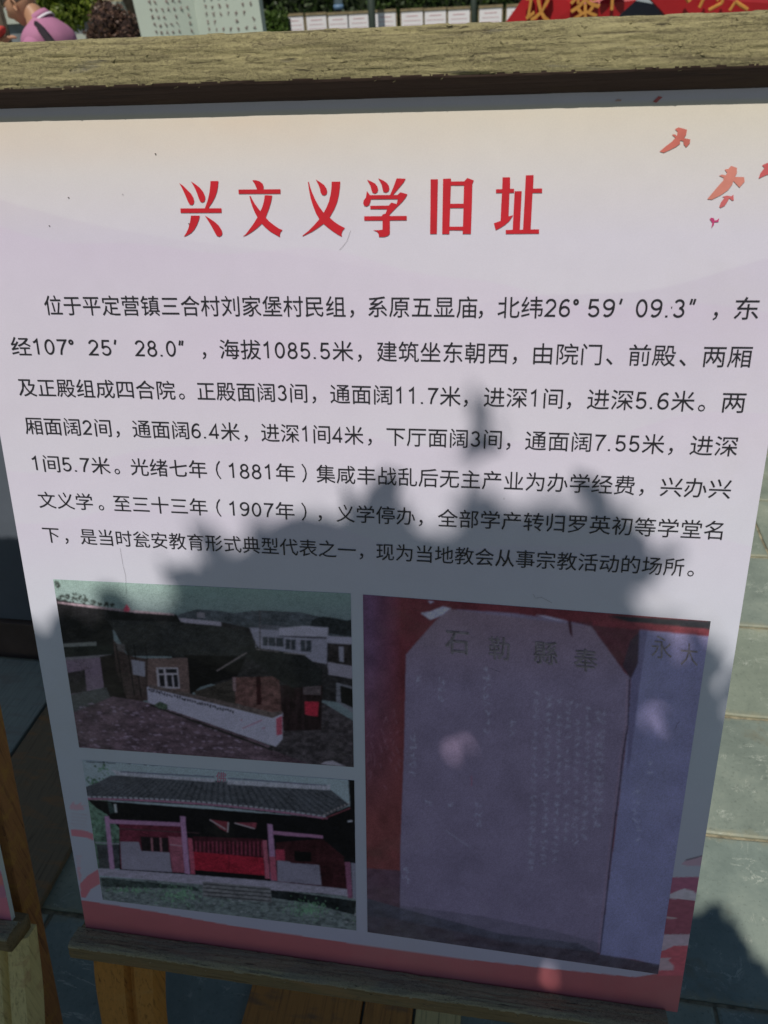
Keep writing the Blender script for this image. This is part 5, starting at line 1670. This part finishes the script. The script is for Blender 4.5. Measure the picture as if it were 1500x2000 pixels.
# ------------------------------------------------------------------ row of white notice sheets
m_sheet = plain('white_sheet', (0.80, 0.78, 0.82), .6, .02, 3)
m_line = plain('pale_red_print', (0.62, 0.42, 0.45), .6, .2, 60)
m_frame = plain('tan_wood_frame', (0.24, 0.19, 0.11), .7, .25, 20)
YN = 13.0
spans = [(550, 592, 29), (597, 637, 27), (640, 678.5, 26), (680, 720.5, 24), (732, 773, 21), (783, 826, 19), (829, 871.5, 17.5), (875, 918, 15.5), (936, 981, 12.5), (990, 1033, 10), (1040, 1083, 8), (1090, 1133, 6)]
for i, (u0, u1, vt) in enumerate(spans):
    A = at(u0, vt, YN); B = at(u1, vt, YN)
    xc = (A[0] + B[0]) / 2; hw = (B[0] - A[0]) / 2; zt = (A[2] + B[2]) / 2
    e = empty('notice_board', (xc, YN, 0))
    nth = ['first', 'second', 'third', 'fourth', 'fifth', 'sixth', 'seventh', 'eighth', 'ninth', 'tenth', 'eleventh', 'twelfth'][i]
    tag(e, f'white notice sheet in a tan frame before the hedge, {nth} from the monument', 'notice board', 'white notice sheets in a row before the hedge')
    box('sheet', (xc, YN, zt - .42), hw - .004, .006, .40, m_sheet, e)
    box('top_rail', (xc, YN, zt + .0), hw + .006, .016, .017, m_frame, e)
    for sx in (-1, 1):
        box('post', (xc + sx * (hw + .006), YN + .016, zt / 2 - .012), .010, .010, zt / 2 - .012, m_frame, e)
    lst = []
    rr = random.Random(i)
    for k in range(13):
        zz = zt - .075 - k * .055
        w_ = hw * (.55 if k == 0 else rr.uniform(.7, .84))
        lst.append(box_vf((xc, YN - .0075, zz), w_, .0008, .006 if k == 0 else .0035))
    V, F = join_vf(lst)
    tag(part('print_lines', V, F, m_line, e), kind='stuff')
# posts and blue-white litter seen above the sheets
m_post = plain('dark_green_post', (0.035, 0.05, 0.04), .6)
for i, (u, Y) in enumerate(((726, 12.6), (925, 15.5))):
    q = at(u, 30, Y)
    V, F = tube_vf([(q[0], Y, 0), (q[0], Y, 2.6)], [.055, .05], 10)
    tag(part('lamp_post', V, F, m_post, None, True), ('dark green post between the fourth and fifth notice sheets', 'dark post between the eighth and ninth notice sheets')[i], 'post')
m_blue = plain('blue_band', (0.13, 0.22, 0.36), .5)
q = at(661, 10, 15.2)
s_ = empty('water_bottle_sign', (q[0], 15.2, 0)); tag(s_, 'pale blue and dark blue cylindrical marker above the third notice sheet', 'marker')
zt = at(661, 19, 15.2)[2]
V, F = tube_vf([(q[0], 15.2, zt), (q[0], 15.2, zt + .07)], [.085, .085], 12); part('blue_band', V, F, m_blue, s_, True)
V, F = tube_vf([(q[0], 15.2, zt + .07), (q[0], 15.2, zt + .42), (q[0], 15.2, zt + .5)], [.075, .07, .04], 12); part('upper_body', V, F, plain('pale_blue', (.45, .55, .62), .4), s_, True)
V, F = tube_vf([(q[0], 15.2, 0), (q[0], 15.2, zt)], [.05, .05], 10); part('post', V, F, m_post, s_, True)

# ------------------------------------------------------------------ red boards with gold characters
m_redb = plain('red_lacquer', (0.36, 0.012, 0.018), .4, .15, 3)
m_gold = plain('gold_letter', (0.52, 0.24, 0.055), .4, .15, 20)
m_slate2 = plain('blue_grey_facet', (0.16, 0.21, 0.25), .5, .1, 4)
YR = 6.0


def facet(name, px, Y0, deps, mat, parent):
    """upright faceted slab: outline in photo pixels at distance Y0, each corner pushed back by deps"""
    fr = [at(u, v_, Y0 + d_) for (u, v_), d_ in zip(px, deps)]
    c = sum(fr) / len(fr) + np.array([0, -.05, 0])
    bk_ = [p_ + np.array([0, .08, 0]) for p_ in fr]
    n_ = len(fr)
    V = fr + bk_ + [c]
    F = [(i, (i + 1) % n_, 2 * n_) for i in range(n_)] + [tuple(n_ + i for i in range(n_))[::-1]] + [((i + 1) % n_, i, n_ + i, n_ + (i + 1) % n_) for i in range(n_)]
    return part(name, V, F, mat, parent)


rd = empty('red_sculpture', (at(1130, 30, YR)[0], YR, 0))
tag(rd, 'faceted red board with raised gold characters, left of the blue-grey wedge', 'sculpture')
facet('board_face', [(905, 158), (990, 40), (1062, -60), (1130, -120), (1290, -60), (1243, 0), (1214, 26), (1130, 120)], YR, [0, 0, 0, .1, .1, 0, 0, 0], m_redb, rd)
rd2 = empty('red_sculpture', (at(1400, 30, YR)[0], YR, 0))
tag(rd2, 'faceted red board with gold strokes at the right edge of the view', 'sculpture')
facet('board_face', [(1240, -45), (1272, 0), (1297, 26), (1340, 110), (1640, 130), (1700, 20), (1620, -120), (1330, -120)], YR, [0, 0, 0, 0, 0, 0, .1, .1], m_redb, rd2)
for rdx, ux in ((rd, 1100), (rd2, 1450)):
    q = at(ux, 100, YR + .02)
    box('stand', (q[0], YR + .1, .58), .28, .05, .58, m_slate2, rdx, None, .01)
wd = empty('grey_wedge', (at(1255, 20, YR + .25)[0], YR + .25, 0)); tag(wd, 'blue-grey pyramid-shaped block between the two red boards', 'sculpture')
A = at(1190, 60, YR + .2); B = at(1325, 60, YR + .2); T = at(1256, -30, YR + .35)
V = [np.array([A[0], YR + .2, 0]), np.array([B[0], YR + .2, 0]), np.array([B[0], YR + .7, 0]), np.array([A[0], YR + .7, 0]), A, B, B + np.array([0, .4, 0]), A + np.array([0, .4, 0]), T]
part('block', V, [(0, 1, 5, 4), (1, 2, 6, 5), (2, 3, 7, 6), (3, 0, 4, 7), (4, 5, 8), (5, 6, 8), (6, 7, 8), (7, 4, 8)], m_slate2, wd)


def gold_glyph(body, cu, cv_, w, h, rot, Y, parent):
    co, fc = glyph_mesh(body, 2)
    c = np.array([(co[:, 0].min() + co[:, 0].max()) / 2, (co[:, 1].min() + co[:, 1].max()) / 2])
    ex = (co[:, 0] - c[0]) / np.ptp(co[:, 0]); ey = (co[:, 1] - c[1]) / np.ptp(co[:, 1])
    ca, sa = math.cos(rot), math.sin(rot)
    cen = at(cu, cv_, Y); sc = np.linalg.norm(at(cu + 1, cv_, Y) - cen)
    lx2 = (ex * w * ca - ey * h * sa) * sc; lz = (ex * w * sa + ey * h * ca) * sc
    V0 = [cen + np.array([x, 0, z__]) for x, z__ in zip(lx2, lz)]
    me = mesh('gold_character', V0, fc)
    bm = bmesh.new(); bm.from_mesh(me)
    bmesh.ops.remove_doubles(bm, verts=bm.verts, dist=1e-6)
    g = bmesh.ops.extrude_face_region(bm, geom=bm.faces[:])
    bmesh.ops.translate(bm, verts=[x for x in g['geom'] if isinstance(x, bmesh.types.BMVert)], vec=(0, .03, 0))
    bmesh.ops.recalc_face_normals(bm, faces=bm.faces)
    bm.to_mesh(me); bm.free()
    o = link('gold_character', me, m_gold, parent)
    so_ = o.modifiers.new('thick', 'SOLIDIFY'); so_.thickness = .010; so_.offset = 0
    return o


gold_glyph('议', 1052, 8, 52, 58, -.12, YR - .08, rd)
gold_glyph('黎', 1143, 4, 56, 62, .10, YR - .09, rd)
gold_glyph('个', 1197, -16, 46, 60, .05, YR - .07, rd)


def bar(u0, v0, u1, v1, w, Y, parent):
    a = at(u0, v0, Y); b = at(u1, v1, Y)
    V, F = tube_vf([a, b], [w, w], 6)
    part('gold_stroke', V, F, m_gold, parent)


bar(1340, -8, 1347, 3, .015, YR - .06, rd2)
for q in ((1380, -14, 1366, 15, .010), (1413, -10, 1410, 6, .010), (1410, 6, 1384, 20, .010), (1398, -6, 1402, 2, .008), (1436, 4, 1425, 21, .009), (1436, 3, 1460, 19, .011)):
    bar(*q[:4], q[4], YR - .07, rd2)

# ------------------------------------------------------------------ people
m_skin = plain('skin', (0.46, 0.25, 0.155), .5, .1, 12)
m_hair = plain('cropped_dark_hair', (0.055, 0.042, 0.036), .8, .3, 120, .5)
m_polo = plain('mauve_pink_cotton', (0.43, 0.18, 0.31), .85, .06, 10, .3)
m_white = plain('white_trim', (0.72, 0.66, 0.74), .8, .03, 10)
m_strap = plain('dark_strap', (0.03, 0.022, 0.03), .6)
m_trou = plain('dark_trousers', (0.04, 0.045, 0.06), .85)
m_shoe = plain('black_shoe', (0.02, 0.02, 0.02), .5)
m_cream = plain('cream_cotton', (0.62, 0.48, 0.38), .85)
m_redcl = plain('red_cloth', (0.5, 0.06, 0.05), .8)


def skin_mesh(name, verts, edges, radii, mat, parent, root=0, sub=2):
    me = bpy.data.meshes.new(name)
    me.from_pydata([tuple(v) for v in verts], edges, [])
    o = bpy.data.objects.new(name, me); COL.objects.link(o)
    mod = o.modifiers.new('skin', 'SKIN')
    me.skin_vertices[0].data  # layer exists once the modifier is added
    for i, r_ in enumerate(radii):
        sv = me.skin_vertices[0].data[i]
        sv.radius = (r_, r_) if not isinstance(r_, tuple) else r_
        sv.use_root = (i == root)
    ms = o.modifiers.new('sub', 'SUBSURF'); ms.levels = sub; ms.render_levels = sub
    bpy.context.view_layer.update()
    m2 = bpy.data.meshes.new_from_object(o.evaluated_get(bpy.context.evaluated_depsgraph_get()))
    bpy.data.objects.remove(o)
    m2.name = name
    m2.materials.clear()
    m2.polygons.foreach_set('use_smooth', [True] * len(m2.polygons))
    return link(name, m2, mat, parent)


def head(parent, c, fw, bow, skin, hair, hair_z=0.35):
    """c: head centre, fw: facing (unit xy), bow: forward bow in radians"""
    fw = np.array([fw[0], fw[1], 0.0]); lf = np.array([-fw[1], fw[0], 0.0]); up = np.array([0, 0, 1.0])
    f2 = fw * math.cos(bow) - up * math.sin(bow); u2 = up * math.cos(bow) + fw * math.sin(bow)
    n = 40; m_ = 48
    th = np.linspace(0, math.pi, n)[:, None]; ph = np.linspace(0, 2 * math.pi, m_ + 1)[None, :-1]
    x = np.sin(th) * np.cos(ph); y = np.sin(th) * np.sin(ph); z = np.cos(th) + 0 * ph
    X = x * .098; Y = y * .077; Z = z * .118
    jaw = np.clip(-z - .1, 0, 1)
    Y = Y * (1 - .38 * jaw ** 1.2)
    X = np.where(x < 0, X * (1 - .62 * jaw), X * (1 - .08 * jaw))
    Z = np.where(x > 0, Z * 1.0, Z * (1 - .12 * jaw))
    # nose, brow, eye sockets, lips, chin
    g = lambda y0, z0, sy, sz: np.exp(-((Y - y0) / sy) ** 2 - ((Z - z0) / sz) ** 2) * (x > 0.2)
    X = X + .020 * g(0, -.022, .013, .018) + .010 * g(0, .002, .009, .022) + .005 * g(0, .032, .05, .010)
    X = X - .009 * g(.031, .012, .014, .010) - .009 * g(-.031, .012, .014, .010) + .005 * g(0, -.060, .022, .006) + .007 * g(0, -.095, .022, .014) - .003 * g(0, -.068, .02, .003)
    G = np.array(c) + X[..., None] * f2 + Y[..., None] * lf + Z[..., None] * u2
    G = np.concatenate([G, G[:, :1]], 1)
    me = grid_mesh('head', G, None, True)
    bm = bmesh.new(); bm.from_mesh(me); bmesh.ops.remove_doubles(bm, verts=bm.verts, dist=1e-5); bmesh.ops.recalc_face_normals(bm, faces=bm.faces); bm.to_mesh(me); bm.free()
    hd_ = link('head', me, skin, parent)
    # hair: a thin cap over the cranium
    k = 1.035
    Hm = np.array(c) + X[..., None] * k * f2 + Y[..., None] * k * lf + Z[..., None] * k * u2
    rows = []
    idx = []
    V = [tuple(p_) for p_ in Hm.reshape(-1, 3)]
    F = []
    for i in range(n - 1):
        for j in range(m_):
            zz = z[i, 0] ; xx = x[i, j]
            lim = hair_z if xx > .45 else (.34 if xx > -.05 else .02)
            if zz > lim: F.append((i * m_ + j, i * m_ + (j + 1) % m_, (i + 1) * m_ + (j + 1) % m_, (i + 1) * m_ + j))
    part('hair', V, F, hair, parent, True)
    for sgn in (1, -1):
        base = np.array(c) + lf * sgn * .075 - u2 * .012 - f2 * .004
        lst = []
        ring = []
        for a in np.linspace(0, 2 * math.pi, 14, endpoint=False):
            e = np.array([math.cos(a) * .017, math.sin(a) * .031])
            ring.append(base + f2 * e[0] * (1 if e[1] > 0 else .75) + u2 * e[1] + lf * sgn * (.012 - .008 * math.cos(a)))
        lst.append(tube_vf(ring + [ring[0]], [.0048] * 15, 6))
        V, F = join_vf(lst)
        Vd = [base + lf * sgn * .006] + [r_ - lf * sgn * .003 for r_ in ring]
        V2 = V + Vd; b_ = len(V)
        F2 = F + [(b_, b_ + 1 + i, b_ + 1 + (i + 1) % 14) for i in range(14)]
        part('ear', V2, F2, skin, parent, True)
    for sgn in (1, -1):
        cc = np.array(c) + f2 * .083 + lf * sgn * .031 + u2 * .012
        V, F = blob(cc, (.010, .010, .007), 8)
        part('eye', V, F, m_white, parent, True)
    return hd_


def person(label, X, Y, fw, P, skin, shirt, trousers, sleeve_r=.062, hc=None, bow=.4, hair=None, grp=None):
    e = empty('person', (X, Y, 0)); tag(e, label, 'person', grp)
    fw = np.array(fw, float); fw /= np.linalg.norm(fw)
    f3 = np.array([fw[0], fw[1], 0]); l3 = np.array([-fw[1], fw[0], 0])
    W = lambda a, b, z__: np.array([X, Y, 0]) + f3 * a + l3 * b + np.array([0, 0, z__])
    # body
    J = {}
    J['pel'] = W(-.02, 0, .93); J['waist'] = W(-.02, 0, 1.08); J['chest'] = W(.00, 0, 1.26); J['nb'] = W(P['nb'][0], 0, P['nb'][1]); J['neck'] = W(P['nk'][0], 0, P['nk'][1]); J['hd'] = np.array(hc)
    verts = [J['pel'], J['waist'], J['chest'], J['nb'], J['neck'], J['hd']]
    rad = [.13, .115, .12, .06, .058, .058]
    edges = [(0, 1), (1, 2), (2, 3), (3, 4), (4, 5)]
    for side, ab in ((1, P['armL']), (-1, P['armR'])):
        sh_ = W(P['sh'][0], side * .175, P['sh'][1]); el = W(*ab[0]); wr = W(*ab[1]); hn = W(*ab[2])
        b_ = len(verts)
        verts += [sh_, el, wr, hn]; rad += [.032, .036, .028, .030]
        edges += [(3, b_), (b_, b_ + 1), (b_ + 1, b_ + 2), (b_ + 2, b_ + 3)]
        hd_ = hn - wr; hd_ /= np.linalg.norm(hd_)
        sd_ = np.cross(hd_, np.array([0, 0, 1.])); sd_ /= np.linalg.norm(sd_) + 1e-9
        for k in range(4):
            o_ = (k - 1.5) * .019
            p1 = hn + sd_ * o_ + hd_ * .022; p2 = p1 + hd_ * (.032 - .004 * abs(k - 1.3)); p3 = p2 + hd_ * .02 - np.array([0, 0, .016])
            c_ = len(verts); verts += [p1, p2, p3]; rad += [.009, .008, .0065]; edges += [(b_ + 3, c_), (c_, c_ + 1), (c_ + 1, c_ + 2)]
        t1 = (wr + hn) / 2 + sd_ * side * -.034 + hd_ * .01; t2 = t1 + hd_ * .03 + sd_ * side * -.008
        c_ = len(verts); verts += [t1, t2]; rad += [.010, .008]; edges += [(b_ + 3, c_), (c_, c_ + 1)]
    for side in (1, -1):
        b_ = len(verts)
        verts += [W(-.02, side * .095, .86), W(.01, side * .10, .48), W(-.03, side * .10, .09), W(.11, side * .115, .04)]
        rad += [.085, .058, .040, .034]
        edges += [(0, b_), (b_, b_ + 1), (b_ + 1, b_ + 2), (b_ + 2, b_ + 3)]
    skin_mesh('body', verts, edges, rad, skin, e)
    # shirt: a lofted torso with sleeves
    zt_ = P['top']
    rings = [(-.02, .90, .145, .175), (-.02, 1.08, .14, .172), (-.015, 1.25, .150, .190), (-.010, zt_ - .135, .152, .205), (-.012, zt_ - .10, .139, .198), (-.010, zt_ - .065, .117, .170), (-.010, zt_ - .032, .078, .100), (.0, zt_ - .004, .052, .060)]
    V = []; F = []; ns = 32
    for (cx_, cz_, ra, rb) in rings:
        for k in range(ns):
            a_ = 2 * math.pi * k / ns
            fold = 1 + .018 * math.sin(3 * a_ + cz_ * 40) + .012 * math.sin(7 * a_ - cz_ * 25)
            V.append(W(cx_ + ra * math.cos(a_) * fold, rb * math.sin(a_) * fold, cz_))
    for i_ in range(len(rings) - 1):
        for k in range(ns):
            F.append((i_ * ns + k, i_ * ns + (k + 1) % ns, (i_ + 1) * ns + (k + 1) % ns, (i_ + 1) * ns + k))
    F.append(tuple(range(ns))[::-1])
    me_ = mesh('shirt', V, F, True)
    so2 = link('shirt', me_, shirt, e); ms_ = so2.modifiers.new('sub', 'SUBSURF'); ms_.levels = 1; ms_.render_levels = 2
    for side, ab in ((1, P['armL']), (-1, P['armR'])):
        sh0 = W(P['sh'][0] - .01, side * .13, P['sh'][1] - .01); sh_ = W(P['sh'][0], side * .178, P['sh'][1] - .035); el = W(*ab[0]); m_ = sh_ * .35 + el * .65
        skin_mesh('sleeve', [sh0, sh_, sh_ * .6 + m_ * .4, m_], [(0, 1), (1, 2), (2, 3)], [.062, .070, .068, sleeve_r], shirt, e)
    v3 = [W(-.02, 0, .94)]; r3 = [.135]; e3 = []
    for side in (1, -1):
        b_ = len(v3); v3 += [W(-.02, side * .095, .84), W(.01, side * .10, .48), W(-.03, side * .10, .11)]; r3 += [.10, .078, .062]; e3 += [(0, b_), (b_, b_ + 1), (b_ + 1, b_ + 2)]
    skin_mesh('trousers', v3, e3, r3, trousers, e)
    for side in (1, -1):
        v4 = [W(-.06, side * .105, .045), W(.02, side * .11, .045), W(.14, side * .12, .035)]
        skin_mesh('shoe', v4, [(0, 1), (1, 2)], [.042, .045, .036], m_shoe, e)
    head(e, hc, fw, bow, skin, hair or m_hair)
    return e, W


YM = 5.0
ear = at(44, 17, YM)
hc = np.array([ear[0] - .004, YM, ear[2] + .028])
mx = at(84, 40, YM)[0]
man, W = person('man in a mauve pink polo shirt with a dark shoulder strap, head bowed', mx, YM, (-1, 0),
                {'top': 1.552, 'nb': (.0, 1.49), 'nk': (.045, 1.565), 'sh': (.0, 1.43), 'armL': ((.06, .22, 1.12), (.27, .17, 1.08), (.34, .14, 1.09)), 'armR': ((.06, -.22, 1.12), (.27, -.12, 1.10), (.34, -.09, 1.11))},
                m_skin, m_polo, m_trou, hc=hc, bow=.42)
# collar with white edge
def ring_band(c, ax_u, ax_v, up, r0, r1, h, mat, name, parent, thick=.006, a0=0, a1=2 * math.pi, n=28):
    V = []; F = []
    for i in range(n + 1):
        a = a0 + (a1 - a0) * i / n
        d_ = ax_u * math.cos(a) + ax_v * math.sin(a)
        for (r_, hh) in ((r0, h), (r0 + thick, h), (r1 + thick, 0), (r1, 0)):
            V.append(c + d_ * r_ + up * hh)
    for i in range(n):
        for k in range(4):
            k2 = (k + 1) % 4
            F.append((i * 4 + k, i * 4 + k2, (i + 1) * 4 + k2, (i + 1) * 4 + k))
    me = mesh(name, V, F, True)
    return link(name, me, mat, parent)


up_n = np.array([-.52, 0, .85])
cu = np.array([.85, 0, .52]); cvv = np.array([0, 1., 0])
cb = np.array(at(81, 41, YM))
ring_band(cb, cu, cvv, up_n, .058, .074, .036, m_polo, 'collar', man)
ring_band(cb - up_n * .011, cu, cvv, up_n, .0750, .0800, .014, m_white, 'collar_trim', man)
# shoulder strap: over the left shoulder and down across the back
lst = []
pts = [at(66, 47, YM - .135), at(73, 53, YM - .165), at(80, 60, YM - .190), at(88, 70, YM - .212), at(98, 83, YM - .222), at(112, 108, YM - .19), at(126, 140, YM - .13)]
V = []; F = []
for i, p_ in enumerate(pts):
    t = pts[min(i + 1, len(pts) - 1)] - pts[max(i - 1, 0)]; t /= np.linalg.norm(t)
    w_ = np.cross(t, np.array([0, -1., 0])); w_ /= np.linalg.norm(w_)
    for s1, s2 in ((-1, 0), (1, 0), (1, 1), (-1, 1)):
        V.append(p_ + w_ * .017 * s1 + np.array([0, .03 * s2, 0]))
for i in range(len(pts) - 1):
    for k in range(4):
        k2 = (k + 1) % 4; F.append((i * 4 + k, i * 4 + k2, (i + 1) * 4 + k2, (i + 1) * 4 + k))
F += [(0, 1, 2, 3)]
part('shoulder_strap', V, F, m_strap, man)

h2 = at(-62, -28, 5.1)
X2 = h2[0] - .05
hnd = at(14, 77, 4.9)
p2, W2 = person('person in cream and red at the very left edge, facing the man in pink', X2, 5.1, (1, 0),
                {'top': 1.53, 'nb': (.02, 1.45), 'nk': (.04, 1.50), 'sh': (0, 1.40), 'armL': ((.10, .22, 1.18), (.18, .2, 1.22), (.22, .18, 1.26)),
                 'armR': ((.06, -.24, 1.2), (hnd[0] - X2 - .09, -.20, hnd[2] - .02), (hnd[0] - X2 - .02, -.20, hnd[2]))},
                m_skin, m_cream, m_redcl, hc=h2, bow=.15)
a = at(-3, 58, 4.86); b = at(5, 66, 4.86)
V, F = tube_vf([a, (a + b) / 2, b], [.030, .040, .028], 10)
part('red_cuff', V, F, m_redcl, p2, True)

bpy.context.view_layer.update()
